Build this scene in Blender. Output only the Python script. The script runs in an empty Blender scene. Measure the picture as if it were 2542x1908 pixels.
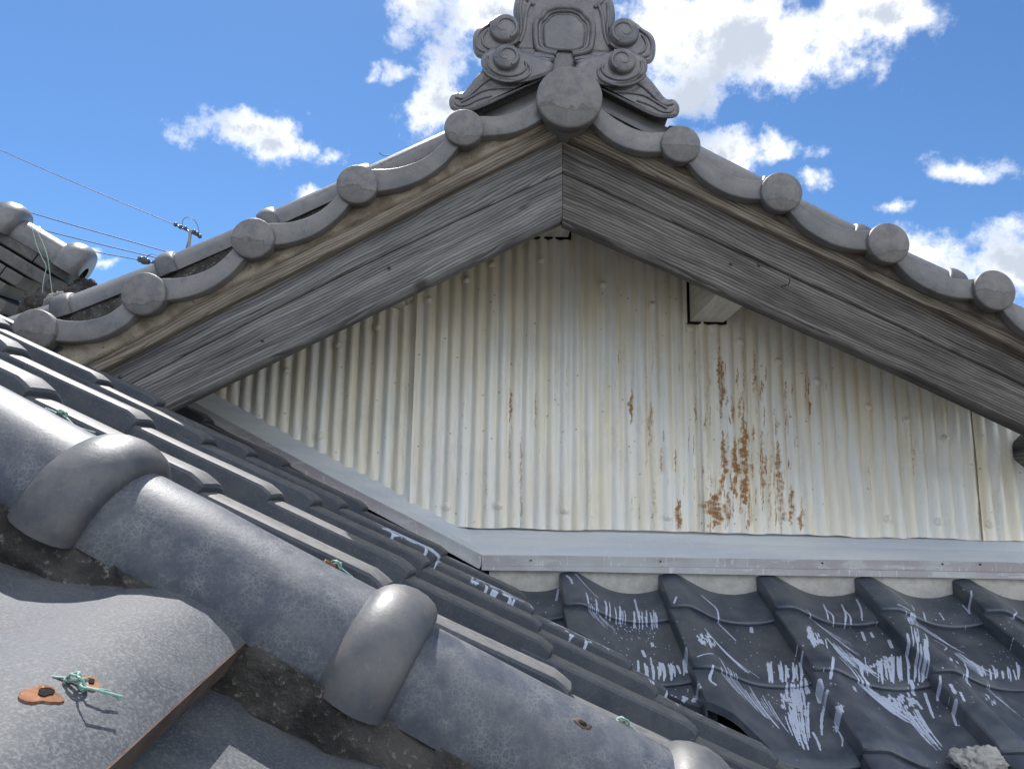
import bpy, bmesh, math, random
import numpy as np
from mathutils import Vector, Matrix

random.seed(7)
rng = np.random.default_rng(7)
scene = bpy.context.scene
C = scene.collection

# ------------------------------------------------------------------ camera
YAW, PITCH, ROLL = math.radians(1.02), math.radians(10.03), math.radians(1.03)
FPX = 1855.0                      # focal length for a 2542 px wide frame
IW, IH = 2542.0, 1908.0
cy, sy, cp, sp = math.cos(YAW), math.sin(YAW), math.cos(PITCH), math.sin(PITCH)
FWD = Vector((sy*cp, cy*cp, sp))
_r = Vector((cy, -sy, 0)); _u = _r.cross(FWD)
RGT = _r*math.cos(ROLL) + _u*math.sin(ROLL)
UPV = -_r*math.sin(ROLL) + _u*math.cos(ROLL)
cam_d = bpy.data.cameras.new('camera'); cam = bpy.data.objects.new('camera', cam_d); C.objects.link(cam)
cam_d.sensor_width = 36; cam_d.lens = FPX/IW*36; cam_d.clip_start = .01; cam_d.clip_end = 5000
cam.matrix_world = Matrix(((RGT.x, UPV.x, -FWD.x, 0), (RGT.y, UPV.y, -FWD.y, 0), (RGT.z, UPV.z, -FWD.z, 0), (0, 0, 0, 1)))
scene.camera = cam

# ------------------------------------------------------------------ light
SUN_TO = Vector((-.17, .50, .84)).normalized()     # towards the sun: behind the gable, a little left
SUN_STRENGTH, SKY_STRENGTH, EXPOSURE = 2.0, .05, 1.93
sun_d = bpy.data.lights.new('sun', 'SUN'); sun_d.energy = SUN_STRENGTH; sun_d.angle = math.radians(.5); sun_d.color = (1, .965, .915)
sun = bpy.data.objects.new('sun', sun_d); C.objects.link(sun)
sun.rotation_euler = SUN_TO.to_track_quat('Z', 'Y').to_euler()
scene.view_settings.view_transform = 'Standard'; scene.view_settings.look = 'None'
scene.view_settings.exposure = EXPOSURE; scene.view_settings.gamma = 1; scene.view_settings.use_curve_mapping = False


class NT:
    """small helper to write node trees"""
    def __init__(s, tree): s.t = tree; s.n = tree.nodes; s.l = tree.links
    def new(s, kind, **kw):
        n = s.n.new(kind)
        for k, v in kw.items(): setattr(n, k, v)
        return n
    def put(s, sock, v):
        if v is None: return
        if isinstance(v, bpy.types.NodeSocket): s.l.new(v, sock)
        else: sock.default_value = v
    def math(s, op, a, b=None, c=None, clamp=False):
        n = s.new('ShaderNodeMath', operation=op, use_clamp=clamp)
        for i, v in enumerate((a, b, c)): s.put(n.inputs[i], v)
        return n.outputs[0]
    def vmath(s, op, a, b=None, out=0):
        n = s.new('ShaderNodeVectorMath', operation=op)
        s.put(n.inputs[0], a); s.put(n.inputs[1], b)
        return n.outputs['Value'] if op in ('DOT_PRODUCT', 'LENGTH') else n.outputs[0]
    def noise(s, vec, scale, detail=4, rough=.55, dist=0, col=False):
        n = s.new('ShaderNodeTexNoise'); s.put(n.inputs['Vector'], vec)
        n.inputs['Scale'].default_value = scale; n.inputs['Detail'].default_value = detail
        n.inputs['Roughness'].default_value = rough; n.inputs['Distortion'].default_value = dist
        return n.outputs['Color' if col else 'Fac']
    def voro(s, vec, scale, feature='F1', rnd=1):
        n = s.new('ShaderNodeTexVoronoi', feature=feature); s.put(n.inputs['Vector'], vec)
        n.inputs['Scale'].default_value = scale; n.inputs['Randomness'].default_value = rnd
        return n.outputs['Distance']
    def ramp(s, fac, *stops, interp='LINEAR'):
        n = s.new('ShaderNodeValToRGB'); s.put(n.inputs[0], fac); cr = n.color_ramp; cr.interpolation = interp
        while len(cr.elements) < len(stops): cr.elements.new(.5)
        for e, (p, c) in zip(cr.elements, stops):
            e.position = p; e.color = (c, c, c, 1) if isinstance(c, (int, float)) else (*c, 1)
        return n.outputs[0]
    def sstep(s, v, a, b):
        n = s.new('ShaderNodeMapRange', interpolation_type='SMOOTHSTEP'); s.put(n.inputs[0], v)
        n.inputs[1].default_value = a; n.inputs[2].default_value = b
        return n.outputs[0]
    def mix(s, fac, a, b, blend='MIX'):
        n = s.new('ShaderNodeMix', data_type='RGBA', blend_type=blend)
        s.put(n.inputs[0], fac)
        for i, v in ((6, a), (7, b)):
            s.put(n.inputs[i], (*v, 1) if isinstance(v, tuple) and len(v) == 3 else v)
        return n.outputs[2]
    def mapping(s, vec, scale=(1, 1, 1), loc=(0, 0, 0), rot=(0, 0, 0)):
        n = s.new('ShaderNodeMapping'); s.put(n.inputs[0], vec)
        n.inputs['Scale'].default_value = scale; n.inputs['Location'].default_value = loc; n.inputs['Rotation'].default_value = rot
        return n.outputs[0]
    def bump(s, h, strength=.3, dist=.01, normal=None):
        n = s.new('ShaderNodeBump'); n.inputs['Strength'].default_value = strength; n.inputs['Distance'].default_value = dist
        s.put(n.inputs['Height'], h); s.put(n.inputs['Normal'], normal)
        return n.outputs[0]


# ------------------------------------------------------------------ sky with broken cumulus (by world direction)
world = bpy.data.worlds.new('World'); scene.world = world; world.use_nodes = True
w = NT(world.node_tree); w.n.clear()
sky = w.new('ShaderNodeTexSky', sky_type='NISHITA', sun_disc=False)
sky.sun_elevation = math.asin(SUN_TO.z); sky.sun_rotation = math.atan2(SUN_TO.x, SUN_TO.y)
sky.air_density = .9; sky.dust_density = .15; sky.ozone_density = 4.0; sky.altitude = 100
tc = w.new('ShaderNodeTexCoord').outputs['Generated']
df = w.vmath('DOT_PRODUCT', tc, tuple(FWD)); dr = w.vmath('DOT_PRODUCT', tc, tuple(RGT)); du = w.vmath('DOT_PRODUCT', tc, tuple(UPV))
dfp = w.math('MAXIMUM', df, .15)
gx = w.math('DIVIDE', dr, dfp); gy = w.math('DIVIDE', du, dfp)
comb = w.new('ShaderNodeCombineXYZ'); w.put(comb.inputs[0], gx); w.put(comb.inputs[1], gy)
warp = w.noise(tc, 9, 5, .6, 0, True)
wv = w.vmath('SCALE', w.vmath('SUBTRACT', warp, (.5, .5, .5))); wv.node.inputs['Scale'].default_value = .09
gp = w.vmath('ADD', comb.outputs[0], wv)
CLOUDS = [(1250, 40, 230, 130, 1), (1085, 235, 95, 130, 1), (1050, 20, 120, 110, .8), (610, 305, 165, 52, .95), (690, 340, 95, 52, .85), (929, 191, 24, 16, .5),
          (990, 200, 55, 34, .62), (768, 482, 60, 30, .8), (1830, 90, 400, 165, 1.1), (1720, 220, 130, 110, 1), (2160, 30, 190, 95, 1),
          (1790, 400, 110, 70, .9), (1965, 385, 85, 40, .75), (2025, 455, 40, 34, .6), (2400, 412, 105, 24, .55), (2290, 655, 180, 85, 1), (2530, 650, 120, 100, 1),
          (2220, 500, 60, 18, .42), (845, 372, 60, 22, .42), (215, 630, 30, 14, .5), (1560, -150, 500, 160, 1.1), (2420, 790, 260, 60, .9), (250, 652, 40, 14, .4)]
acc = None
for (px, py, rx, ry, k) in CLOUDS:
    c = ((px-IW/2)/FPX, (IH/2-py)/FPX, 0)
    d = w.vmath('SUBTRACT', gp, c)
    d = w.vmath('MULTIPLY', d, (FPX/rx, FPX/ry, 0))
    v = w.math('MULTIPLY', w.math('SUBTRACT', 1.0, w.vmath('LENGTH', d)), k)
    acc = v if acc is None else w.math('MAXIMUM', acc, v)
fbm = w.noise(tc, 17, 12, .66)
fbm2 = w.noise(tc, 5, 7, .58)
den_front = w.math('ADD', acc, w.math('MULTIPLY', w.math('SUBTRACT', fbm, .5), 2.7))
# elsewhere in the sky: unseen broken cloud, thickened to fill the shade
elsewhere = w.math('MULTIPLY', w.math('SUBTRACT', w.noise(w.mapping(tc, (1, 1, 2.0), (3.1, 1.7, .4)), 2.6, 8, .58), .46), 4.5)
infront = w.sstep(df, .50, .62)
dm = w.new('ShaderNodeMix', data_type='FLOAT'); w.put(dm.inputs[0], infront); w.put(dm.inputs[2], elsewhere); w.put(dm.inputs[3], den_front)
den = dm.outputs[0]
cover = w.sstep(den, -.10, .75)
thick = w.sstep(w.math('ADD', den, w.math('MULTIPLY', w.math('SUBTRACT', fbm2, .5), 2.4)), .30, 1.05)
# clouds ahead show their shaded side; unseen front-lit ones behind brightened as fill light
cl = w.new('ShaderNodeMapRange'); w.put(cl.inputs[0], df); cl.inputs[1].default_value = -.7; cl.inputs[2].default_value = .7; cl.inputs[3].default_value = .95; cl.inputs[4].default_value = .30
ccol0 = w.mix(thick, (1.22, 1.22, 1.20), (.56, .62, .72))
cs_ = w.new('ShaderNodeVectorMath', operation='SCALE'); w.put(cs_.inputs[0], ccol0); w.put(cs_.inputs['Scale'], cl.outputs[0]); ccol = cs_.outputs[0]
scl = w.new('ShaderNodeVectorMath', operation='SCALE'); w.put(scl.inputs[0], w.vmath('MULTIPLY', sky.outputs[0], (.50, .67, .79))); scl.inputs['Scale'].default_value = SKY_STRENGTH
bgc = w.mix(cover, scl.outputs[0], ccol)
bg = w.new('ShaderNodeBackground'); w.put(bg.inputs[0], bgc); bg.inputs[1].default_value = 1.0
wo = w.new('ShaderNodeOutputWorld'); w.l.new(bg.outputs[0], wo.inputs[0])

# ------------------------------------------------------------------ helpers
SL = .503; CS = 1/math.hypot(1, SL); SN = SL*CS
def at(px, py, Y):
    """pixel of the 2542x1908 photograph -> world point at depth Y"""
    d = FWD + RGT*((px-IW/2)/FPX) - UPV*((py-IH/2)/FPX)
    return d*(Y/d.y)
def at_plane(px, py, p0, n):
    d = FWD + RGT*((px-IW/2)/FPX) - UPV*((py-IH/2)/FPX)
    return d*(p0.dot(n)/d.dot(n))

class MB:
    def __init__(s): s.v = []; s.f = []; s.sm = []
    def grid(s, P, cu=False, cv=False, smooth=True, flip=False):
        n, m = len(P), len(P[0]); b = len(s.v)
        for row in P: s.v += [tuple(p) for p in row]
        for i in range(n if cu else n-1):
            for j in range(m if cv else m-1):
                i2, j2 = (i+1) % n, (j+1) % m
                q = (b+i*m+j, b+i2*m+j, b+i2*m+j2, b+i*m+j2)
                s.f.append(q[::-1] if flip else q); s.sm.append(smooth)
        return s
    def poly(s, pts, smooth=False):
        b = len(s.v); s.v += [tuple(p) for p in pts]; s.f.append(tuple(range(b, b+len(pts)))); s.sm.append(smooth); return s
    def prism(s, pts, off, smooth=False):
        off = Vector(off); pts = [Vector(p) for p in pts]; n = len(pts); b = len(s.v)
        s.v += [tuple(p) for p in pts] + [tuple(p+off) for p in pts]
        s.f.append(tuple(range(b, b+n))); s.sm.append(False)
        s.f.append(tuple(range(b+2*n-1, b+n-1, -1))); s.sm.append(False)
        for i in range(n):
            j = (i+1) % n
            s.f.append((b+i, b+n+i, b+n+j, b+j)); s.sm.append(smooth)
        return s
    def strip(s, top, bot, off, smooth=True):
        """solid between two polylines, extruded by off; edges stay crisp"""
        off = Vector(off); T = [Vector(p) for p in top]; B = [Vector(p) for p in bot]
        s.grid([T, B], smooth=smooth); s.grid([[p+off for p in T], [p+off for p in B]], smooth=smooth, flip=True)
        s.grid([[p+off for p in T], T], smooth=smooth); s.grid([B, [p+off for p in B]], smooth=smooth)
        s.poly([T[0], B[0], B[0]+off, T[0]+off]); s.poly([T[-1], T[-1]+off, B[-1]+off, B[-1]]); return s
    def box(s, o, a, b, c):
        o, a, b, c = map(Vector, (o, a, b, c)); return s.prism([o, o+a, o+a+b, o+b], c)
    def tube(s, pts, r, n=8, cap=True, taper=None):
        pts = [Vector(p) for p in pts]; rings = []; prev = None
        for i, p in enumerate(pts):
            t = (pts[min(i+1, len(pts)-1)] - pts[max(i-1, 0)]).normalized()
            if prev is None:
                a = t.orthogonal().normalized()
            else:
                a = (prev - t*prev.dot(t)).normalized()
            prev = a; b = t.cross(a); rr = r if taper is None else taper[i]
            rings.append([p + a*rr*math.cos(k*2*math.pi/n) + b*rr*math.sin(k*2*math.pi/n) for k in range(n)])
        s.grid(rings, cv=True)
        if cap: s.poly(rings[0][::-1]); s.poly(rings[-1])
        return s
    def lathe(s, o, axis, prof, n=32):
        """profile [(radius, distance along axis)]"""
        o, ax = Vector(o), Vector(axis).normalized(); a = ax.orthogonal().normalized(); b = ax.cross(a)
        s.grid([[o+ax*h+(a*math.cos(k*2*math.pi/n)+b*math.sin(k*2*math.pi/n))*r for k in range(n)] for r, h in prof], cv=True); return s
    def build(s, name, mat, parent=None, uv=None, props=None, weld=False, sharp=None):
        me = bpy.data.meshes.new(name); me.from_pydata(s.v, [], s.f); me.update()
        for p, sm in zip(me.polygons, s.sm): p.use_smooth = sm
        if weld or True:
            bm = bmesh.new(); bm.from_mesh(me)
            if weld: bmesh.ops.remove_doubles(bm, verts=bm.verts, dist=1e-5)
            bmesh.ops.recalc_face_normals(bm, faces=bm.faces); bm.to_mesh(me); bm.free()
        if sharp is not None: me.set_sharp_from_angle(angle=math.radians(sharp))
        if uv:
            lay = me.uv_layers.new(name='UVMap')
            for lp in me.loops: lay.data[lp.index].uv = uv(me.vertices[lp.vertex_index].co)
        if mat: me.materials.append(mat)
        return link(name, me, parent, props)

def link(name, me, parent=None, props=None):
    o = bpy.data.objects.new(name, me); C.objects.link(o)
    if parent: o.parent = parent
    for k, v in (props or {}).items(): o[k] = v
    return o
def world_of(o):
    return (world_of(o.parent) @ o.matrix_parent_inverse if o.parent else Matrix()) @ o.matrix_basis
def adopt(o, root):
    """make o a child of root without moving it"""
    o.parent = root; o.matrix_parent_inverse = world_of(root).inverted(); return o
def thing(name, label, cat, loc=(0, 0, 0), group=None):
    o = bpy.data.objects.new(name, None); o.empty_display_size = .1; o.location = loc; C.objects.link(o)
    o['label'] = label; o['category'] = cat
    if group: o['group'] = group
    o['kind'] = 'thing'
    return o
def tag(o, label, cat, group=None):
    o['label'] = label; o['category'] = cat
    if group: o['group'] = group
    return o
def interp(pl, x):
    xs = [p[0] for p in pl]; ys = [p[1] for p in pl]
    if x <= xs[0]: return ys[0] + (ys[1]-ys[0])/(xs[1]-xs[0])*(x-xs[0])
    for i in range(len(xs)-1):
        if x <= xs[i+1]: break
    return ys[i] + (ys[i+1]-ys[i])/(xs[i+1]-xs[i])*(x-xs[i])
def hsh(*a):
    return (math.sin(sum(v*k for v, k in zip(a, (12.9898, 78.233, 37.719, 4.581))))*43758.5453) % 1.0
def vnoise(x, y, z=0.0):
    ix, iy, iz = math.floor(x), math.floor(y), math.floor(z); fx, fy, fz = x-ix, y-iy, z-iz
    fx, fy, fz = fx*fx*(3-2*fx), fy*fy*(3-2*fy), fz*fz*(3-2*fz); r = 0
    for a in (0, 1):
        for b in (0, 1):
            for c in (0, 1):
                r += hsh(ix+a, iy+b, iz+c)*((fx if a else 1-fx)*(fy if b else 1-fy)*(fz if c else 1-fz))
    return r*2-1

# ------------------------------------------------------------------ generated wear maps (drawn in surface coordinates)
class Canvas:
    def __init__(s, x0, x1, y0, y1, res):
        s.x0, s.y0, s.res = x0, y0, res; s.w, s.h = int((x1-x0)/res), int((y1-y0)/res); s.x1, s.y1 = x1, y1
        s.a = np.zeros((s.h, s.w, 4), np.float32); s.a[..., 3] = 1
    def dab(s, x, y, rx, ry, val=1., ch=0, soft=.35):
        cx, cyy = (x-s.x0)/s.res, (y-s.y0)/s.res; rx /= s.res; ry /= s.res
        i0, i1 = max(int(cx-rx-2), 0), min(int(cx+rx+3), s.w); j0, j1 = max(int(cyy-ry-2), 0), min(int(cyy+ry+3), s.h)
        if i0 >= i1 or j0 >= j1: return
        X, Y = np.meshgrid(np.arange(i0, i1), np.arange(j0, j1))
        d = np.sqrt(((X-cx)/max(rx, .4))**2 + ((Y-cyy)/max(ry, .4))**2)
        m = np.clip((1-d)/soft, 0, 1)*val
        s.a[j0:j1, i0:i1, ch] = np.maximum(s.a[j0:j1, i0:i1, ch], m)
    def line(s, pts, wd, val=1., ch=0, soft=.35):
        for (x, y), (x2, y2) in zip(pts, pts[1:]):
            L = math.hypot(x2-x, y2-y); n = max(int(L/(wd*.45)), 1)
            for k in range(n+1):
                t = k/n; q = wd*random.uniform(.82, 1.12)
                s.dab(x+(x2-x)*t, y+(y2-y)*t, q, q, val, ch, soft)
    def image(s, name):
        im = bpy.data.images.new(name, s.w, s.h, alpha=False, float_buffer=False); im.colorspace_settings.name = 'Non-Color'
        im.pixels.foreach_set(np.clip(s.a, 0, 1).ravel()); im.update(); im.pack(); return im

# ------------------------------------------------------------------ materials
def mat(name):
    m = bpy.data.materials.new(name); m.use_nodes = True; t = NT(m.node_tree)
    b = t.n['Principled BSDF']; return m, t, b
def obj_rand(t): return t.new('ShaderNodeObjectInfo').outputs['Random']
def geo_pos(t): return t.new('ShaderNodeNewGeometry').outputs['Position']

def tile_grey(name, c0, c1, rough=.5, warm=.25, spec=.5, gl=0):
    m, t, b = mat(name); p = geo_pos(t)
    n1 = t.noise(p, 14, 5, .6); n2 = t.noise(p, 90, 4, .65); n3 = t.noise(p, 420, 2, .6)
    col = t.mix(t.sstep(n1, .32, .68), c0, c1)
    col = t.mix(t.math('MULTIPLY', t.sstep(n2, .50, .68), warm*1.5), col, (.165, .140, .115))
    col = t.mix(t.math('MULTIPLY', t.sstep(t.noise(p, 36, 6, .7), .54, .66), .45), col, tuple(c*.55 for c in c0))
    col = t.mix(t.math('MULTIPLY', t.sstep(n3, .55, .8), .35), col, (.40, .39, .37))
    v = t.math('ADD', .88, t.math('MULTIPLY', obj_rand(t), .24))
    sc = t.new('ShaderNodeVectorMath', operation='SCALE'); t.put(sc.inputs[0], col); t.put(sc.inputs['Scale'], v)
    t.put(b.inputs['Base Color'], sc.outputs[0])
    t.put(b.inputs['Roughness'], t.math('ADD', rough, t.math('MULTIPLY', t.math('SUBTRACT', n2, .5), .35)))
    b.inputs['Specular IOR Level'].default_value = spec
    t.put(b.inputs['Normal'], t.bump(t.math('ADD', t.math('MULTIPLY', n2, .6), t.math('MULTIPLY', n3, .3)), .22, .002))
    return m
M_verge = tile_grey('verge_tile_glaze', (.104, .106, .115), (.165, .160, .158), .34, .30)
M_orn = tile_grey('ornament_glaze', (.080, .084, .098), (.138, .133, .140), .28, .25)
M_noshi = tile_grey('flat_tile_grey', (.055, .055, .055), (.095, .092, .086), .6, .35)

def disc_mat():
    m, t, b = mat('stained_disc_glaze'); p = geo_pos(t); tcn = t.new('ShaderNodeTexCoord')
    sep = t.new('ShaderNodeSeparateXYZ'); t.put(sep.inputs[0], tcn.outputs['Generated'])
    n0 = t.noise(p, 24, 4, .6); n1 = t.noise(p, 40, 5, .62); n2 = t.noise(p, 180, 4, .65); n3 = t.noise(p, 520, 2, .6)
    col = t.mix(t.sstep(n1, .34, .66), (.102, .103, .110), (.165, .158, .155))
    tide = t.math('ADD', sep.outputs[2], t.math('MULTIPLY', t.math('SUBTRACT', n0, .5), .55))
    tide = t.math('ADD', tide, t.math('MULTIPLY', t.math('SUBTRACT', obj_rand(t), .5), .3))
    col = t.mix(t.math('MULTIPLY', t.math('SUBTRACT', 1.0, t.sstep(tide, .30, .34)), .42), col, (.072, .062, .056))
    ring = t.math('MULTIPLY', t.sstep(tide, .275, .30), t.math('SUBTRACT', 1.0, t.sstep(tide, .31, .345)))
    col = t.mix(t.math('MULTIPLY', ring, .5), col, (.05, .045, .042))
    col = t.mix(t.math('MULTIPLY', t.sstep(n2, .54, .70), .45), col, (.20, .18, .155)); col = t.mix(t.math('MULTIPLY', t.sstep(n3, .58, .75), .4), col, (.28, .27, .26))
    t.put(b.inputs['Base Color'], col); t.put(b.inputs['Roughness'], t.math('ADD', .40, t.math('MULTIPLY', n2, .25)))
    t.put(b.inputs['Normal'], t.bump(t.math('ADD', n2, t.math('MULTIPLY', n3, .5)), .28, .002)); return m
M_disc = disc_mat()

def crackle_mat():
    m, t, b = mat('crackled_round_tile_glaze'); p = geo_pos(t)
    wv = t.vmath('ADD', p, t.vmath('MULTIPLY', t.vmath('SUBTRACT', t.noise(p, 160, 2, .5, 0, True), (.5, .5, .5)), (.0032, .0032, .0032)))
    v1 = t.voro(wv, 230, 'DISTANCE_TO_EDGE'); v2 = t.voro(wv, 400, 'DISTANCE_TO_EDGE')
    l1 = t.math('SUBTRACT', 1.0, t.sstep(v1, .0, .13)); l2 = t.math('SUBTRACT', 1.0, t.sstep(v2, .0, .16))
    patch = t.sstep(t.noise(p, 22, 4, .6), .34, .62)
    lines = t.math('MULTIPLY', t.math('MAXIMUM', l1, t.math('MULTIPLY', l2, .55)), t.math('ADD', .25, t.math('MULTIPLY', patch, .6)))
    n1 = t.noise(p, 30, 5, .6); n2 = t.noise(p, 300, 3, .65)
    col = t.mix(t.sstep(n1, .3, .7), (.046, .055, .075), (.086, .091, .104))
    col = t.mix(t.math('MULTIPLY', t.sstep(n2, .5, .75), .45), col, (.115, .112, .105))
    col = t.mix(t.math('MULTIPLY', lines, t.math('MULTIPLY', t.sstep(t.noise(p, 60, 3, .6), .3, .65), 0.62)), col, (.22, .225, .235))
    t.put(b.inputs['Base Color'], col)
    t.put(b.inputs['Roughness'], t.math('ADD', .38, t.math('MULTIPLY', n1, .24)))
    b.inputs['Specular IOR Level'].default_value = .36
    t.put(b.inputs['Normal'], t.bump(t.math('ADD', n2, t.math('MULTIPLY', lines, .3)), .12, .0012))
    return m
M_ridge = crackle_mat()

def collar_mat():
    m, t, b = mat('worn_collar_glaze'); p = geo_pos(t)
    n1 = t.noise(p, 34, 5, .62); n2 = t.noise(p, 170, 4, .6)
    col = t.mix(t.sstep(n1, .32, .68), (.056, .061, .073), (.100, .099, .100))
    col = t.mix(t.math('MULTIPLY', t.sstep(n2, .56, .74), .4), col, (.165, .15, .13))
    t.put(b.inputs['Base Color'], col); t.put(b.inputs['Roughness'], t.math('ADD', .38, t.math('MULTIPLY', n1, .25)))
    t.put(b.inputs['Normal'], t.bump(n2, .2, .0015)); return m
M_collar = collar_mat()

def dusty_mat():
    m, t, b = mat('dusty_flat_tile'); p = geo_pos(t)
    n1 = t.noise(p, 26, 5, .6); n2 = t.noise(p, 480, 5, .7); n3 = t.noise(p, 7, 3, .5)
    col = t.mix(t.sstep(n1, .35, .66), (.052, .059, .072), (.088, .093, .100))
    col = t.mix(t.math('MULTIPLY', t.sstep(n2, .44, .66), .62), col, (.175, .180, .184))
    col = t.mix(t.math('MULTIPLY', t.sstep(n3, .5, .66), .4), col, (.085, .095, .115))
    t.put(b.inputs['Base Color'], col); t.put(b.inputs['Roughness'], t.math('ADD', .50, t.math('MULTIPLY', n1, .2)))
    b.inputs['Specular IOR Level'].default_value = .25
    t.put(b.inputs['Normal'], t.bump(n2, .35, .0015)); return m
M_kake = dusty_mat()

def roof_tile_mat(name, img=None, frame=None, cv=None, dust=.3, r0=.24, gain=1.0, grey=(.12, .114, .104), grit_skylight=0):
    m, t, b = mat(name); p = geo_pos(t)
    n1 = t.noise(p, 20, 5, .6); n2 = t.noise(p, 240, 3, .65)
    col = t.mix(t.sstep(n1, .32, .68), (.034*gain, .043*gain, .060*gain), (.062*gain, .070*gain, .084*gain))
    col = t.mix(t.math('MULTIPLY', t.sstep(n2, .52, .74), dust), col, grey)
    v = t.math('ADD', .85, t.math('MULTIPLY', obj_rand(t), .3))
    sc = t.new('ShaderNodeVectorMath', operation='SCALE'); t.put(sc.inputs[0], col); t.put(sc.inputs['Scale'], v)
    col = sc.outputs[0]
    if grit_skylight:      # patchy grit on the roll tops, with sky light painted into upward faces
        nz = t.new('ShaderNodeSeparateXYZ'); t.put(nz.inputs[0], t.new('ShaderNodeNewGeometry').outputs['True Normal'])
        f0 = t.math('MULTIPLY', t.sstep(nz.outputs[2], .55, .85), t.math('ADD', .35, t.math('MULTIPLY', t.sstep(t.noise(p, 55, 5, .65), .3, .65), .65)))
        col = t.mix(t.math('MULTIPLY', f0, grit_skylight), col, (.175, .168, .158))
    rough = t.math('ADD', r0, t.math('MULTIPLY', n1, .22)); h = n2
    if img:
        tcn = t.new('ShaderNodeTexCoord'); tcn.object = frame
        mp = t.mapping(tcn.outputs['Object'], (1/(cv.x1-cv.x0), 1/(cv.y1-cv.y0), 1), (-cv.x0/(cv.x1-cv.x0), -cv.y0/(cv.y1-cv.y0), 0))
        im = t.new('ShaderNodeTexImage', image=img, extension='CLIP'); t.put(im.inputs[0], mp)
        sep = t.new('ShaderNodeSeparateColor'); t.put(sep.inputs[0], im.outputs[0])
        brk = t.noise(p, 330, 4, .65)
        f = t.sstep(t.math('ADD', sep.outputs[0], t.math('MULTIPLY', t.math('SUBTRACT', brk, .5), 1.1)), .46, .62)
        haze = t.math('MULTIPLY', sep.outputs[1], .22)
        col = t.mix(haze, col, (.30, .32, .35)); col = t.mix(f, col, (.45, .50, .62))
        rough = t.math('ADD', rough, t.math('MULTIPLY', f, .1)); h = t.math('ADD', h, t.math('MULTIPLY', f, 1.2))
    t.put(b.inputs['Base Color'], col); t.put(b.inputs['Roughness'], rough)
    b.inputs['Specular IOR Level'].default_value = .5
    t.put(b.inputs['Normal'], t.bump(h, .15, .0012)); return m

def wood_mat(name, dark, mid, light, knots=1.0):
    m, t, b = mat(name)
    uv = t.new('ShaderNodeUVMap').outputs[0]
    rnd = t.new('ShaderNodeCombineXYZ'); t.put(rnd.inputs[0], t.math('MULTIPLY', obj_rand(t), 9.0)); t.put(rnd.inputs[1], t.math('MULTIPLY', obj_rand(t), 5.0))
    q = t.vmath('ADD', uv, rnd.outputs[0])
    wob = t.noise(t.mapping(q, (2.2, 9, 1)), 1, 3, .5, 0, True)
    qd = t.vmath('ADD', q, t.vmath('MULTIPLY', t.vmath('SUBTRACT', wob, (.5, .5, .5)), (0, .042, 0)))
    wav = t.new('ShaderNodeTexWave', wave_type='BANDS', bands_direction='Y', wave_profile='SAW')
    t.put(wav.inputs[0], qd); wav.inputs['Scale'].default_value = 42; wav.inputs['Distortion'].default_value = 1.2
    wav.inputs['Detail'].default_value = 3; wav.inputs['Detail Scale'].default_value = .5
    ring = wav.outputs['Fac']
    fine = t.noise(t.mapping(qd, (3, 330, 1)), 1, 3, .6); fine2 = t.noise(t.mapping(q, (16, 150, 1)), 1, 5, .65)
    big = t.noise(t.mapping(q, (3, 14, 1)), 1, 4, .6)
    crack = t.math('MULTIPLY', t.sstep(t.noise(t.mapping(qd, (2.6, 130, 1)), 1, 3, .6), .61, .67), t.sstep(t.noise(t.mapping(q, (3, 8, 1)), 1, 2, .5), .40, .56))
    kn = t.voro(t.mapping(q, (4.2, 9, 1)), 1, 'F1'); knot = t.math('MULTIPLY', t.math('SUBTRACT', 1.0, t.sstep(kn, .03, .11)), knots)
    streak = t.noise(t.mapping(qd, (1.3, 55, 1)), 1, 4, .6)
    f = t.math('ADD', t.math('MULTIPLY', ring, .26), t.math('ADD', t.math('MULTIPLY', fine, .36), t.math('ADD', t.math('MULTIPLY', fine2, .36), t.math('MULTIPLY', t.math('SUBTRACT', streak, .5), .55))))
    col = t.ramp(f, (.30, dark), (.50, mid), (.70, light))
    col = t.mix(t.math('MULTIPLY', t.sstep(big, .42, .7), .55), col, tuple(c*.55 for c in dark))
    col = t.mix(t.math('MULTIPLY', crack, .85), col, (.022, .02, .019)); col = t.mix(t.math('MULTIPLY', knot, .75), col, (.035, .03, .027))
    t.put(b.inputs['Base Color'], col); b.inputs['Roughness'].default_value = .78; b.inputs['Specular IOR Level'].default_value = .35
    h = t.math('SUBTRACT', f, t.math('MULTIPLY', crack, 1.2))
    t.put(b.inputs['Normal'], t.bump(h, .55, .004)); return m
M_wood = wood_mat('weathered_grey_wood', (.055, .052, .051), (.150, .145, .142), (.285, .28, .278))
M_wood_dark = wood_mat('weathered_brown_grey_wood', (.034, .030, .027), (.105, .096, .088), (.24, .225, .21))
M_wood_tan = wood_mat('weathered_tan_wood', (.075, .062, .050), (.20, .168, .135), (.36, .31, .26))
M_purlin = wood_mat('painted_purlin_wood', (.56, .53, .45), (.70, .66, .57), (.80, .76, .67), .3)

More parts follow.
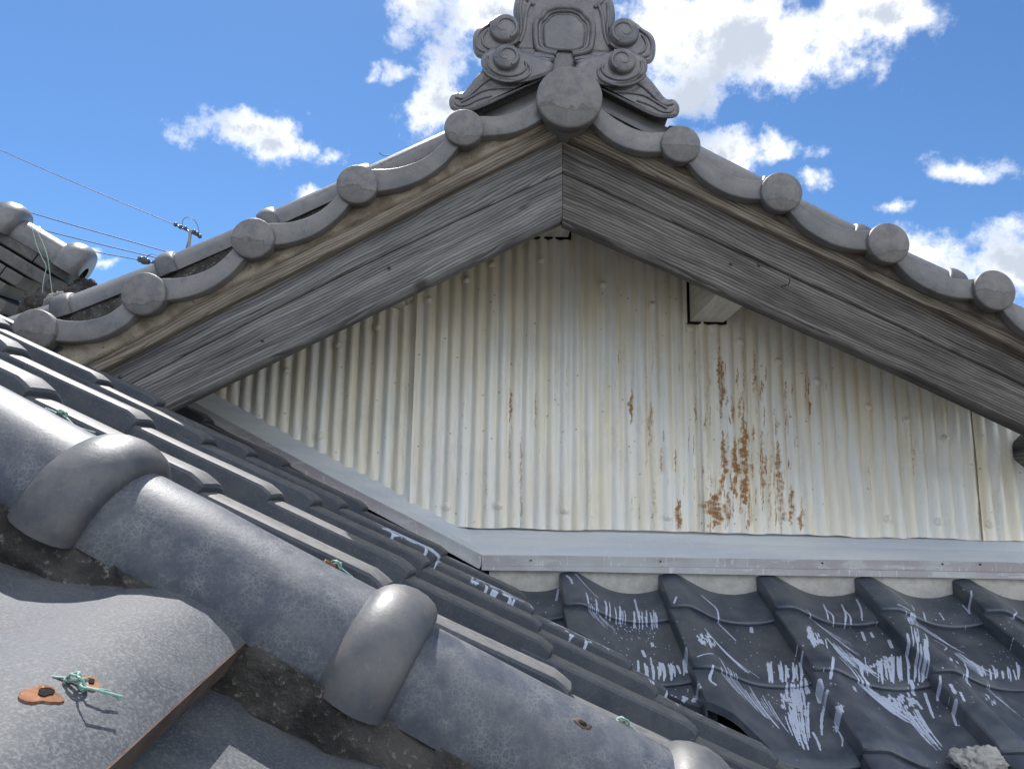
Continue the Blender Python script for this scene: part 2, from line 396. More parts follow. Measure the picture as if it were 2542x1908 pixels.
def rough_mat(name, c0, c1, c2=None, scale=60, bump=.8, dist=.006, rough=.9):
    m, t, b = mat(name); p = geo_pos(t)
    n1 = t.noise(p, scale*.3, 4, .6); n2 = t.noise(p, scale*2.4, 6, .7)
    col = t.mix(t.sstep(n1, .35, .65), c0, c1)
    if c2: col = t.mix(t.sstep(n2, .56, .68), col, c2)
    t.put(b.inputs['Base Color'], col); b.inputs['Roughness'].default_value = rough; b.inputs['Specular IOR Level'].default_value = .2
    t.put(b.inputs['Normal'], t.bump(t.math('ADD', n2, t.math('MULTIPLY', n1, .5)), bump, dist)); return m
M_mortar = rough_mat('dark_lichened_mortar', (.045, .043, .042), (.10, .095, .088), (.24, .23, .21), 70, 1.0, .006)
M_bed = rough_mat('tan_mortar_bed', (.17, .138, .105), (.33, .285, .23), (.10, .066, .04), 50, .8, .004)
M_bed_shaded = rough_mat('shaded_mortar_bed', (.075, .064, .054), (.15, .132, .112), (.05, .038, .03), 50, .8, .004)  # the same mortar with the right verge's shadow put into its colour
M_plaster = rough_mat('pale_plaster', (.42, .40, .36), (.52, .50, .46), (.38, .36, .32), 160, .3, .0015)
M_lump = rough_mat('crumbled_white_mortar', (.42, .41, .38), (.60, .59, .56), (.25, .24, .22), 90, 1.0, .006)
M_clay = rough_mat('broken_orange_clay', (.15, .065, .036), (.29, .14, .08), (.42, .33, .26), 120, .5, .002)
M_edge = rough_mat('brown_unglazed_edge', (.075, .052, .045), (.12, .085, .072), None, 80, .5, .002, .7)
M_hole = rough_mat('hole_shade', (.012, .010, .009), (.02, .016, .013))
M_deck = rough_mat('roof_felt', (.035, .035, .036), (.05, .05, .05))
M_ground = rough_mat('bare_ground', (.16, .15, .12), (.24, .22, .18), None, 1, .3, .02)

def simple(name, col, rough=.5, metal=0, noise=0.0, scale=80):
    m, t, b = mat(name); p = geo_pos(t); n = t.noise(p, scale, 4, .6)
    t.put(b.inputs['Base Color'], t.mix(t.math('MULTIPLY', t.sstep(n, .4, .65), noise), col, tuple(c*.45 for c in col)))
    b.inputs['Roughness'].default_value = rough; b.inputs['Metallic'].default_value = metal; return m
M_wire = simple('verdigris_wire', (.22, .36, .31), .55, 0, .6, 300)
M_thin = simple('pale_green_wire', (.30, .42, .36), .5)
M_pole = simple('pole_concrete', (.22, .23, .21), .8, 0, .3)
M_black = simple('black_cable', (.02, .022, .026), .6)
M_cable = simple('grey_cable', (.06, .07, .09), .6)
M_ins = simple('insulator_dark', (.035, .035, .04), .4)

# ================================================================== planes of the place (metres from the camera)
V = 1.605          # front of the gable's verge discs
YW = 2.12          # gable wall
YF, ZF, X0 = 1.941, -.2138, .4374          # front roof: nose of the first tile row
XQ, YQ, ZQ = -.3593, 1.1241, .0171         # side roof: nose of a tile in the nearest row
TW, TL = .265, .235                        # tile cover width and length

# ------------------------------------------------------------------ ground
g = MB(); g.poly([(-800, -800, -5.4), (800, -800, -5.4), (800, 800, -5.4), (-800, 800, -5.4)])
g.build('ground', M_ground, None, props={'kind': 'structure'})

# ================================================================== gable wall of corrugated sheets
wall = thing('corrugated_wall', 'gable wall of cream corrugated metal sheets streaked with orange rust under the bargeboards', 'wall', (.4, YW, -.2))
def wx(px, py): return at(px, py, YW).x
def wz(px, py): return at(px, py, YW).z
SEAMS = [wx(440, 900), wx(1034, 950), wx(1460, 1050), wx(1741, 1080), wx(2417, 1170), wx(2760, 1250)]
CORN = at(1120, 1304, YW); LB = at(550, 986, YW); RB = at(2542, 1340, YW)
def zbot(x):
    if x < CORN.x: return LB.z + (CORN.z-LB.z)/(CORN.x-LB.x)*(x-LB.x)
    return CORN.z + (RB.z-CORN.z)/(RB.x-CORN.x)*(x-CORN.x)
AP = at(1396, 560, YW); LC = at(412, 1020, YW); RC = at(2542, 1067, YW)
def ztop(x):
    return (AP.z + (LC.z-AP.z)/(LC.x-AP.x)*(x-AP.x) if x < AP.x else AP.z + (RC.z-AP.z)/(RC.x-AP.x)*(x-AP.x)) + .12

cvr = Canvas(-1.0, 1.75, -.35, .95, .0016)
def rust(px, y0, y1, wpx, val=1., n=None, ch=0, jag=.5):
    wd = wpx*1.5/FPX*YW/2
    a, b2 = at(px, y0, YW), at(px, y1, YW); n = max(int(abs(a.z-b2.z)/.004), 2); ph = random.random()*9
    for k in range(n+1):
        t = k/n; prof = math.sin(math.pi*min(max(t, .04), .97))**.6
        x = a.x + (b2.x-a.x)*t + vnoise(ph, t*5)*wd*.5
        cvr.dab(x + random.uniform(-.3, .3)*wd, a.z+(b2.z-a.z)*t, wd*prof*(.8+.45*vnoise(ph+3, t*max(n/5, 2)))*random.uniform(.88, 1.06), .008, val*random.uniform(1-jag, 1), ch, .6)
for r in [(1819, 1096, 1228, 16, 1), (1847, 1046, 1240, 18, 1), (1786, 895, 1030, 11, .8), (1790, 1080, 1222, 13, .85), (1767, 1225, 1300, 36, .9), (1563, 978, 1045, 9, .95),
          (1681, 1248, 1300, 11, .9), (1265, 975, 1040, 7, .8), (1265, 1080, 1150, 7, .5), (1292, 1080, 1307, 6, .6), (1328, 980, 1060, 4, .6), (1928, 1105, 1225, 11, .7), (1884, 1080, 1260, 12, .65), (1865, 885, 980, 9, .6),
          (1611, 1005, 1100, 12, .5), (1640, 1120, 1165, 8, .6), (1958, 1210, 1296, 10, .75), (1982, 1275, 1305, 16, .8), (1778, 850, 990, 9, .75), (1838, 870, 1010, 7, .5), (1812, 1000, 1050, 7, .7), (1904, 1120, 1300, 9, .5),
          (1930, 1180, 1290, 16, .55), (1945, 960, 1120, 6, .5), (1206, 1165, 1280, 6, .4), (1538, 1080, 1180, 4, .4), (1600, 900, 1180, 5, .4), (1616, 855, 930, 4, .5), (1533, 870, 910, 4, .6), (2150, 1080, 1230, 6, .35),
          (1750, 880, 1300, 8, .35), (1800, 1230, 1300, 14, .7), (1850, 1250, 1310, 10, .6), (1620, 1200, 1300, 7, .4), (2262, 1095, 1180, 5, .5), (2420, 1240, 1300, 5, .5)]:
    rust(r[0], r[1]-6, r[2]+10, r[3]*1.1, r[4])
for k in range(190):
    px = random.gauss(1840, 75); y = random.uniform(900, 1290); rust(px, y, y+random.uniform(10, 60), random.uniform(2.5, 6), random.uniform(.3, .8))
for k in range(60):
    px = random.uniform(1050, 1800); y = random.uniform(800, 1280); rust(px, y, y+random.uniform(20, 110), random.uniform(2, 4.5), random.uniform(.15, .4))
for k in range(170):
    px = random.uniform(540, 2540); y = random.uniform(680, 1200); rust(px, y, y+random.uniform(60, 260), random.uniform(4, 14), random.uniform(.2, .6), ch=1)
for k in range(160):
    px = random.uniform(560, 2540); y = random.uniform(700, 1310); q = at(px, y, YW); cvr.dab(q.x, q.z, .0022, .003, random.uniform(.5, 1), 2)
IM_RUST = cvr.image('rust_map')

def corr_mat():
    m, t, b = mat('cream_painted_corrugated_metal'); p = geo_pos(t)
    sep = t.new('ShaderNodeSeparateXYZ'); t.put(sep.inputs[0], p)
    cb = t.new('ShaderNodeCombineXYZ')
    t.put(cb.inputs[0], t.math('DIVIDE', t.math('SUBTRACT', sep.outputs[0], cvr.x0), cvr.x1-cvr.x0))
    t.put(cb.inputs[1], t.math('DIVIDE', t.math('SUBTRACT', sep.outputs[2], cvr.y0), cvr.y1-cvr.y0))
    im = t.new('ShaderNodeTexImage', image=IM_RUST, extension='CLIP'); t.put(im.inputs[0], cb.outputs[0])
    sc = t.new('ShaderNodeSeparateColor'); t.put(sc.inputs[0], im.outputs[0])
    st = t.mapping(p, (70, 70, 4)); n1 = t.noise(st, 1, 5, .62); n2 = t.noise(p, 9, 4, .55); n3 = t.noise(p, 330, 3, .6)
    n4 = t.noise(t.mapping(p, (26, 26, 2.0)), 1, 4, .6)
    col = t.mix(t.sstep(n4, .36, .66), (.83, .77, .63), (.82, .82, .79))
    col = t.mix(t.math('MULTIPLY', t.sstep(n1, .5, .75), .30), col, (.50, .43, .30))
    col = t.mix(t.math('MULTIPLY', t.sstep(n2, .5, .7), .25), col, (.60, .60, .57))
    col = t.mix(t.math('MULTIPLY', sc.outputs[1], .30), col, (.34, .27, .17))
    nv = t.noise(t.mapping(p, (300, 300, 42)), 1, 4, .65)
    halo = t.sstep(t.math('ADD', sc.outputs[0], t.math('MULTIPLY', t.math('SUBTRACT', nv, .5), .9)), .02, .55)
    col = t.mix(t.math('MULTIPLY', halo, .45), col, (.60, .42, .22))
    rr = t.sstep(t.math('ADD', sc.outputs[0], t.math('ADD', t.math('MULTIPLY', t.math('SUBTRACT', nv, .5), 1.2), t.math('MULTIPLY', t.math('SUBTRACT', n3, .5), .5))), .26, .80)
    rcol = t.mix(t.sstep(n3, .4, .62), (.40, .175, .045), (.21, .095, .03))
    col = t.mix(t.math('MULTIPLY', rr, .92), col, rcol)
    col = t.mix(t.math('MULTIPLY', sc.outputs[2], .8), col, (.06, .05, .04))
    t.put(b.inputs['Base Color'], col); t.put(b.inputs['Roughness'], t.math('ADD', .42, t.math('MULTIPLY', rr, .4)))
    t.put(b.inputs['Normal'], t.bump(t.math('ADD', t.math('MULTIPLY', n3, .25), t.math('MULTIPLY', n1, .6)), .22, .002)); return m
M_corr = corr_mat()

PITCHC = .0362
NAILS = [(701, 923), (833, 858), (926, 815), (1052, 749), (1146, 699), (1236, 661), (1352, 651), (1501, 710), (1611, 761), (1719, 818), (1832, 851), (1919, 900), (2034, 949), (2158, 1012),
         (2248, 1045), (2338, 1090), (790, 1082), (1108, 1257), (1234, 1254), (1386, 1265), (1471, 1280), (1650, 1282), (1930, 1282), (2208, 1287), (2324, 1294), (2445, 1300)]
def corr_y(x, z, k):
    amp = (.0092, .0078, .0066, .0070, .0074)[k]
    w_ = 2*abs(math.sin(math.pi*((x+.004*vnoise(x*3, k))/PITCHC+.25)))**.85-1
    dent = vnoise(x*40, z*28, k)*.0016 + vnoise(x*9, z*6, k+5)*.003
    flat = .35 + .65*min(max((z-zbot(x))/.06, 0), 1)
    return YW - .0125 - amp*flat*w_ + dent - (.003 if k % 2 else 0)
sheets = []
for k in range(5):
    xa, xb = SEAMS[k]-(.004 if k else 0), SEAMS[k+1]+.010
    n = max(int((xb-xa)/PITCHC*10), 8); P = []
    for i in range(n+1):
        x = xa+(xb-xa)*i/n; z0 = zbot(x)+vnoise(x*22, 3.3+k)*.0035-.002; z1 = max(ztop(x), z0+.02); col = []
        for j in range(19):
            z = z0+(z1-z0)*j/18; lift = .013*math.exp(-(i/4.)**2) if k else 0
            y = corr_y(x, z, k) - lift*(1 if j < 18 else .3)*(.35+.65*vnoise(z*7, k)**2)
            col.append((x, y, z))
        P.append(col)
    mb = MB().grid(P, smooth=True)
    # turned-back bottom edge gives the sheet its thickness
    mb.grid([[c[0] for c in P], [(c[0][0], c[0][1]+.0025, c[0][2]+.0015) for c in P], [(c[1][0], c[1][1]+.0025, c[1][2]) for c in P]], smooth=False)
    sheets.append(mb.build('corrugated_sheet', M_corr, None))
for o in sheets:
    adopt(o, wall)
nail_me = None
for (px, py) in NAILS:
    q = at(px, py, YW); k = max(i for i in range(5) if q.x > SEAMS[i] or i == 0)
    xr = (round((q.x/PITCHC)-.25)+.25)*PITCHC
    if nail_me is None:
        mb = MB().lathe((0, 0, 0), (0, -1, 0), [(.0122, -.003), (.0118, .0012), (.0098, .0035), (.0066, .0046), (.0056, .0052), (.0046, .0074), (.002, .0086), (.0001, .0088)], 14)
        o = mb.build('nail_head', M_corr); nail_me = o.data
    else: o = link('nail_head', nail_me)
    o.location = (xr, corr_y(xr, q.z, k)+.0005, q.z); adopt(o, sheets[k])
# backing boards behind the sheets
mb = MB(); mb.prism([(SEAMS[0]-.3, YW+.02, -.2), (SEAMS[5]+.1, YW+.02, -.2), (SEAMS[5]+.1, YW+.02, ztop(SEAMS[5])), (AP.x, YW+.02, AP.z+.12), (SEAMS[0]-.3, YW+.02, ztop(SEAMS[0]-.3)+.05)], (0, .04, 0))
adopt(mb.build('wall_backing', M_deck), wall)

def flash_mat():
    m, t, b = mat('painted_flashing_metal'); p = geo_pos(t)
    n1 = t.noise(t.mapping(p, (3, 3, 30)), 1, 4, .6); n2 = t.noise(t.mapping(p, (60, 60, 9)), 1, 4, .65); n3 = t.noise(p, 240, 3, .6)
    col = t.mix(t.sstep(n1, .35, .65), (.54, .58, .64), (.64, .66, .67))
    col = t.mix(t.math('MULTIPLY', t.sstep(n2, .55, .68), .35), col, (.68, .68, .66))
    col = t.mix(t.math('MULTIPLY', t.sstep(n3, .62, .75), .4), col, (.30, .29, .28))
    t.put(b.inputs['Base Color'], col); b.inputs['Roughness'].default_value = .42; t.put(b.inputs['Normal'], t.bump(n2, .1, .002)); return m
def lip_mat():
    m, t, b = mat('bare_purple_brown_flashing_lip'); p = geo_pos(t)
    n1 = t.noise(t.mapping(p, (9, 9, 50)), 1, 5, .65); n2 = t.noise(t.mapping(p, (110, 110, 12)), 1, 4, .6); n3 = t.noise(t.mapping(p, (3, 3, 3)), 1, 3, .6)
    col = t.mix(t.sstep(n3, .40, .58), (.48, .49, .50), (.38, .35, .37))
    col = t.mix(t.sstep(n1, .54, .62), col, (.50, .51, .50))
    col = t.mix(t.math('MULTIPLY', t.sstep(n2, .60, .66), .8), col, (.60, .62, .63))
    t.put(b.inputs['Base Color'], col); b.inputs['Roughness'].default_value = .5; return m
M_flash, M_lip = flash_mat(), lip_mat()
YL = 2.045
def flash(name, L1, L2, L3, L4, lipname):
    n = len(L1)
    a = [at(*q, YW+.006) + Vector((0, 0, .04)) for q in L1]; a1 = [at(*q, YW+.004) + Vector((0, 0, -.006)) for q in L1]; b_ = [at(*q, YL) for q in L2]
    # unevenness of the hand-folded sheet
    def wob(P, A, s): return [p+Vector((0, vnoise(p.x*s, 1.1)*A, vnoise(p.x*s, 7.7)*A)) for p in P]
    def dense(P, k=12):
        out = []
        for p, q in zip(P, P[1:]): out += [p.lerp(q, i/k) for i in range(k)]
        return out+[P[-1]]
    a, a1, b_ = [dense(q) for q in (a, a1, b_)]; b_ = wob(b_, .0015, 6)
    mid = [p.lerp(q, .5)+Vector((0, -.003, .001)) for p, q in zip(a1, b_)]
    mb = MB().grid([a, a1, mid, b_], smooth=True); mb.grid([b_, [p+Vector((0, .012, -.002)) for p in b_], [p+Vector((0, .03, .03)) for p in mid]], smooth=False)
    f = adopt(mb.build(name, M_flash, weld=True, sharp=40), wall)
    c = wob(dense([at(*q, YL-.002) for q in L3]), .0012, 6); d = wob(dense([at(*q, YL-.006) for q in L4]), .0012, 6)
    b2 = [p+Vector((0, -.0015, -.001)) for p in b_]
    mb = MB().grid([b_, b2, [p+Vector((0, .005, .001)) for p in c], [p+Vector((0, -.007, -.0015)) for p in c], [p+Vector((0, -.003, 0)) for p in d], [p+Vector((0, .004, -.001)) for p in d], [p+Vector((0, .03, .004)) for p in d]], smooth=False)
    o = mb.build(lipname, M_lip, f); adopt(o, f)
    return f
flash('flashing', [(1123, 1303), (1741, 1322), (2760, 1348)], [(1196, 1376), (1741, 1383), (2760, 1399)], [(1196, 1403), (1741, 1406), (2760, 1424)], [(1196, 1414), (1741, 1423), (2760, 1441)], 'flashing_lip')
flash('flashing', [(380, 893), (825, 1132), (1123, 1303)], [(380, 940), (825, 1185), (1196, 1376)], [(380, 958), (825, 1203), (1194, 1400)], [(380, 968), (825, 1214), (1190, 1411)], 'flashing_lip')

for px in (1318, 1640, 2042, 2340, 2434):
    q = at(px, 1390+(px-1300)*.009, YL-.003); adopt(MB().lathe(q, (0, -1, 0), [(.0026, -.002), (.0024, .0012), (.0001, .0018)], 8).build('nail', M_ins), wall)
# ------------------------------------------------------------------ purlins carry the bargeboards
def purlin(wq, width, height, y1, m=M_purlin):
    q = at(*wq, YW); mb = MB(); x0, z0 = q.x, q.z
    mb.box((x0, y1, z0), (width, 0, 0), (0, 0, height), (0, YW+.02-y1, 0))
    g_ = MB(); e = .006; y = YW-.024
    g_.box((x0-e, y, z0-e), (width+2.5*e, 0, 0), (0, 0, height+2*e), (0, .012, 0)); adopt(g_.build('cut_opening', M_hole), wall)
    return adopt(mb.build('purlin', m, uv=lambda c: (c.y*1.0, c.x+c.z)), gable)

# ================================================================== gable roof
gable = thing('gable_roof', 'grey tiled gable roof with weathered bargeboards and round tile ends along its edge', 'roof', (.15, V, .95))
APX = 1396
L_AT = [(120, 940), (210, 894), (332, 835), (498, 741), (664, 661), (800, 586), (963, 508), (1085, 448), (1193, 388), (1313, 323), (APX, 283)]
L_AB = [(120, 983), (231, 927), (379, 851), (498, 792), (564, 755), (800, 639), (990, 537), (1180, 440), (APX, 335)]
L_BC = [(120, 1062), (319, 958), (531, 843), (822, 700), (1071, 575), (APX, 429)]
L_C = [(120, 1160), (412, 1020), (531, 965), (800, 833), (1052, 702), (APX, 548)]
R_AT = [(APX, 283), (1570, 360), (1651, 396), (1827, 484), (1980, 562), (2108, 628), (2290, 719), (2406, 768), (2542, 835), (2760, 942)]
R_AB = [(APX, 338), (1488, 377), (1613, 428), (1795, 512), (1980, 600), (2141, 681), (2306, 762), (2542, 878), (2760, 985)]
R_BC = [(APX, 429), (1570, 506), (1705, 568), (1942, 675), (2174, 783), (2273, 829), (2542, 958), (2760, 1063)]
R_C = [(APX, 548), (1570, 628), (1760, 711), (1942, 791), (2127, 869), (2273, 936), (2542, 1067), (2760, 1172)]
def smooth_line(pl, xs):
    # least-squares quadratic through the measured points
    X = np.array([p[0] for p in pl]); Y = np.array([p[1] for p in pl]); c = np.polyfit(X, Y, 2)
    return [float(np.polyval(c, x)) for x in xs]
def board(top, bot, Yf, th, name, m, x_from, x_to, gap=0, cham=0, label=None):
    n = 26; xs = [x_from+(x_to-x_from)*i/n for i in range(n+1)]
    T = [at(x, y, Yf) for x, y in zip(xs, smooth_line(top, xs))]; B = [at(x, y, Yf) for x, y in zip(xs, smooth_line(bot, xs))]
    B = [b+Vector((0, 0, gap)) for b in B]
    d = (T[-1]-T[0]).normalized(); up = Vector((-d.z, 0, d.x))
    if up.z < 0: up = -up
    o0 = T[0]
    mb = MB(); rows = []
    for i in range(n+1):
        rows.append((T[i]+Vector((0, .004, 0)), T[i]-Vector((0, 0, .003)), T[i].lerp(B[i], .5)+Vector((0, vnoise(i*.35, Yf*9)*.0012, 0)), B[i]+Vector((0, 0, .004+cham)), B[i]+Vector((0, .003+cham*.8, 0)), B[i]+Vector((0, th, 0)), T[i]+Vector((0, th, 0))))
    mb.grid([[r[k] for r in rows] for k in range(7)], cu=True, smooth=False)
    mb.poly([rows[0][k] for k in range(7)]); mb.poly([rows[-1][k] for k in range(7)])
    def uv(c): v = Vector(c)-o0; return (v.dot(d), v.dot(up)+v.y*.7)
    o = adopt(mb.build(name, m, uv=uv, props={'label': label} if label else None), gable); return o
board(L_AT, L_AB, 1.650, .06, 'edge_board', M_wood_tan, 205, APX-.5, 0)
board(R_AT, R_AB, 1.650, .06, 'edge_board', M_wood_tan, APX+.5, 2740, 0)
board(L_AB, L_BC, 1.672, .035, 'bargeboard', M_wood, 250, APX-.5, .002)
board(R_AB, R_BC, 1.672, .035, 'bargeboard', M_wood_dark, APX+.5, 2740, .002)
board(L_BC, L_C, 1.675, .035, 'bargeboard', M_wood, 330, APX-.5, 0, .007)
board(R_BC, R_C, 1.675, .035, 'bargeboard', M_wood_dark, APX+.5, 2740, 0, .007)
# nail heads, a bent nail and dark nail holes in the boards
for (px, py) in [(298/3.018+200, 1315/3.018+500), (1885, 657), (966, 664), (1815, 654), (1360/3.018+200, 1040/3.018+500)]:
    q = at(px, py, 1.672); mb = MB().lathe(q, (0, -1, 0), [(.0038, -.002), (.0036, .002), (.002, .0028), (.0001, .003)], 9)
    adopt(mb.build('nail', M_ins), gable)
q = at(1953, 710, 1.672)
mb = MB().tube([q+Vector((-.012, 0, 0)), q+Vector((-.001, -.012, -.001)), q+Vector((.001, -.016, .004)), q+Vector((.001, -.017, .022))], .0016, 6)
adopt(mb.build('bent_nail', M_ins), gable)

DISC_L = [(1153, 316, 49), (885, 457, 51.5), (624, 590, 54), (356, 727, 56), (82, 818, 56)]
DISC_R = [(1689, 357, 49), (1942, 475, 50.5), (2206, 601, 52), (2471, 720, 52), (2738, 846, 53)]
CDISC = (1414, 240, 82)
BT_L = [(38, -37), (59, -37.5), (76, -37.5), (109, -42), (142, -52), (175, -68), (202, -90), (232, -120)]; BB_L = [(40, 20), (59, 18), (96, 13), (126, 5), (159, -8), (192, -28), (225, -55), (258, -95)]
BT_R = [(-215, -98), (-182, -75), (-155, -56), (-128, -42), (-101, -33), (-74, -29), (-52, -29.5), (-36, -31)]; BB_R = [(-236, -75), (-209, -42), (-182, -20), (-155, -4), (-128, 8), (-88, 18), (-58, 19.5), (-36, 20)]
def ppm(px, py, Y):        # metres per pixel at that place
    return (at(px+1, py, Y)-at(px, py, Y)).length
def resample(pl, n):
    xs = [pl[0][0]+(pl[-1][0]-pl[0][0])*i/n for i in range(n+1)]; out = []
    X = [p[0] for p in pl]; Y = [p[1] for p in pl]
    m_ = len(X); s = [0]*m_
    for i in range(m_):
        a, b = max(i-1, 0), min(i+1, m_-1); s[i] = (Y[b]-Y[a])/(X[b]-X[a])
    for x in xs:
        i = min(max(sum(1 for q in X if q <= x)-1, 0), m_-2); h = X[i+1]-X[i]; t = (x-X[i])/h
        out.append((x, (2*t**3-3*t*t+1)*Y[i]+(t**3-2*t*t+t)*h*s[i]+(-2*t**3+3*t*t)*Y[i+1]+(t**3-t*t)*h*s[i+1]))
    return out
def disc(q, r, Yf, parent, depth=.026, n=40, name='tile_disc', m=M_disc):
    tilt = Vector((random.uniform(-.03, .03), 1, random.uniform(-.03, .03)))
    pr = [(.0004, -.0062), (.35*r, -.0056), (.7*r, -.0034), (.90*r, -.0012), (.965*r, -.0002), (.992*r, .0016), (r, .0038), (r, depth*.75), (.97*r, depth*.9), (.9*r, depth), (.5*r, depth+.002)]
    return adopt(MB().lathe((q.x, Yf, q.z), tilt, pr, n).build(name, m), parent)
def verge_tile(c, top, bot, label=None):
    LIP = V+.010; T = [at(c[0]+x, c[1]+y, LIP) for x, y in resample(top, 18)]; B = [at(c[0]+x, c[1]+y, LIP) for x, y in resample(bot, 18)]
    mb = MB()
    # rounded front lip
    e = .0035
    T1 = [p+Vector((0, 0, -e)) for p in T]; B1 = [p+Vector((0, 0, e)) for p in B]
    rows = [[p+Vector((0, .26, -.004)) for p in T], [p+Vector((0, e, 0)) for p in T], [p+Vector((0, e*.3, -e*.3)) for p in T], T1, B1, [p+Vector((0, e*.3, e*.3)) for p in B], [p+Vector((0, e, 0)) for p in B], [p+Vector((0, .026, 0)) for p in B],
            [t_+Vector((0, .030, -.018)) for t_ in T], [t_+Vector((0, .26, -.020)) for t_ in T]]
    mb.grid(rows, cu=True, smooth=True)
    mb.poly([r[0] for r in rows]); mb.poly([r[-1] for r in rows])
    t = adopt(mb.build('verge_tile', M_verge, sharp=50), gable)
    if c[2]:
        q = at(c[0]+random.uniform(-2, 2), c[1]+random.uniform(-2, 2), V); r = c[2]*ppm(c[0], c[1], V)*random.uniform(.985, 1.015)
        # roll of the tile behind the disc
        ring = [[Vector((q.x+math.cos(a)*r*.88, y, q.z+math.sin(a)*r*.88)) for a in [math.pi*2*k/20 for k in range(20)]] for y in (V+.03, V+.14, V+.26)]
        rb = MB().grid(ring, cv=True).build('tile_roll', M_verge, t); adopt(rb, t)
        d = disc(q, r, V, t); d.parent = t; adopt(d, t)
    return t
def warp(offs, dx, dy, rx, ry):
    return [(x*dx/rx, y + (dy/dx-ry/rx)*(x*dx/rx)) for x, y in offs]
for i, c in enumerate(DISC_L):
    if i == 0:
        verge_tile(c, [(36, -29), (58, -29), (70, -28.5), (95, -31), (122, -39), (149, -50), (180, -66), (205, -82)], [(36, 22), (55, 21), (81, 20), (122, 13), (157, 0), (187, -17), (203, -30), (216, -43)])
    else:
        n = DISC_L[i-1]; verge_tile(c, warp(BT_L, n[0]-c[0], n[1]-c[1], 268, -137), warp(BB_L, n[0]-c[0], n[1]-c[1], 268, -137))
for i, c in enumerate(DISC_R):
    n = CDISC if i == 0 else DISC_R[i-1]
    if i == 0:
        verge_tile(c, [(-222, -108), (-190, -84), (-160, -62), (-128, -44), (-101, -34), (-74, -29), (-52, -30), (-36, -31)], [(-236, -70), (-205, -38), (-178, -14), (-150, 3), (-120, 14), (-88, 20), (-58, 20), (-36, 20)])
    else: verge_tile(c, warp(BT_R, n[0]-c[0], n[1]-c[1], -253, -118), warp(BB_R, n[0]-c[0], n[1]-c[1], -253, -118))
# the big round cap tile under the ornament
q = at(CDISC[0], CDISC[1], V-.02); r = CDISC[2]*ppm(CDISC[0], CDISC[1], V-.02)
capt = adopt(MB().grid([[Vector((q.x+math.cos(a)*r*.9, y, q.z+math.sin(a)*r*.9)) for a in [2*math.pi*k/28 for k in range(28)]] for y in (V+.01, V+.2, V+.5)], cv=True).build('ridge_cap_tile', M_verge), gable)
d = disc(q, r, V-.02, capt, .036, 48, 'ridge_disc'); d.parent = capt; adopt(d, capt)

# mortar bed between the tile ends and the edge boards
def bed(top, bot, xa, xb, tag_=0, m=None):
    n = 70; P = []
    for i in range(n+1):
        x = xa+(xb-xa)*i/n; yt, yb = interp(top, x), interp(bot, x)+5; col = []
        for j in range(7):
            f = j/6; p = at(x, yt+(yb-yt)*f, 1.640); col.append(p+Vector((0, vnoise(x*.09, f*6, tag_)*.006+.006*(1-f), vnoise(x*.05, f*3, tag_+4)*.003)))
        P.append([col[0]+Vector((0, .12, .01))]+col+[col[-1]+Vector((0, .1, -.01))])
    adopt(MB().grid(P).build('mortar_bed', m or M_bed), gable)
bed([(60, 862), (356, 762), (624, 626), (885, 494), (1153, 350), (1414, 285)], L_AT, 80, APX-1)
bed([(1414, 285), (1689, 392), (1942, 510), (2206, 636), (2471, 755), (2740, 880)], R_AT, APX+1, 2735, 9, M_bed_shaded)
# loose mortar at the foot of the left edge
mb = MB(); P = []
for i in range(17):
    x = 95+i*9; P.append([at(x, 838+(x-95)*.18+j*11+ (x-95)*.14*0, 1.66+.01*vnoise(i*.6, j*.7)) for j in range(9)])
mb.grid(P); adopt(mb.build('mortar_bed', M_bed), gable)

# round tiles in a row along the verge, each with a raised collar
def round_row(sil, nubs, Y, R, root, xa, xb, name='round_tile', m=M_verge):
    k = ppm(1271, 600, Y)
    pts = [(x, y + R/k*1.02) for x, y in sil]
    for i, (x0, x1) in enumerate(zip([xa]+nubs, nubs+[xb])):
        a, b = at(x0, interp(pts, x0), Y), at(x1, interp(pts, x1), Y); ax = (b-a).normalized(); up = Vector((0, 1, 0)).cross(ax); up = up if up.z > 0 else -up
        downhill_is_b = b.z < a.z
        mb = MB(); rows = []
        for s_ in range(9):
            t = s_/8; rr = R*(.93+.09*(t if downhill_is_b else 1-t)); c_ = a.lerp(b, t)
            rows.append([c_+Vector((0, 1, 0))*math.cos(q_)*rr+up*math.sin(q_)*rr for q_ in [math.pi*(-.08+1.16*j/16) for j in range(17)]])
        mb.grid(rows); o = adopt(mb.build(name, m), root)
        if i < len(nubs):
            mb = MB(); rows = []
            for s_ in range(9):
                t = s_/8; rr = R*1.02 + .011*math.sin(math.pi*(.08+.84*t))**.6; c_ = b+ax*(t-.5)*.046
                rows.append([c_+Vector((0, 1, 0))*math.cos(q_)*rr+up*math.sin(q_)*rr for q_ in [math.pi*(-.08+1.16*j/16) for j in range(17)]])
            rows = [[c+(b-ax*.023-c)*.12 for c in rows[0]]]+rows+[[c+(b+ax*.023-c)*.12 for c in rows[-1]]]
            mb.grid(rows); c = mb.build('collar', M_collar, o); adopt(c, o)
SIL_L = [(60, 780), (190, 735), (300, 694), (430, 638), (570, 578), (710, 514), (835, 453), (940, 408), (1105, 325), (1330, 222)]
SIL_R = [(1480, 232), (1741, 368), (1876, 441), (1993, 502), (2096, 556), (2260, 632), (2326, 666), (2542, 772), (2800, 900)]
round_row(SIL_L, [180, 435, 684, 918], V+.14, .047, gable, 40, 1395)
round_row(SIL_R, [1655, 1887, 2115, 2345, 2590], V+.14, .047, gable, 1432, 2800)
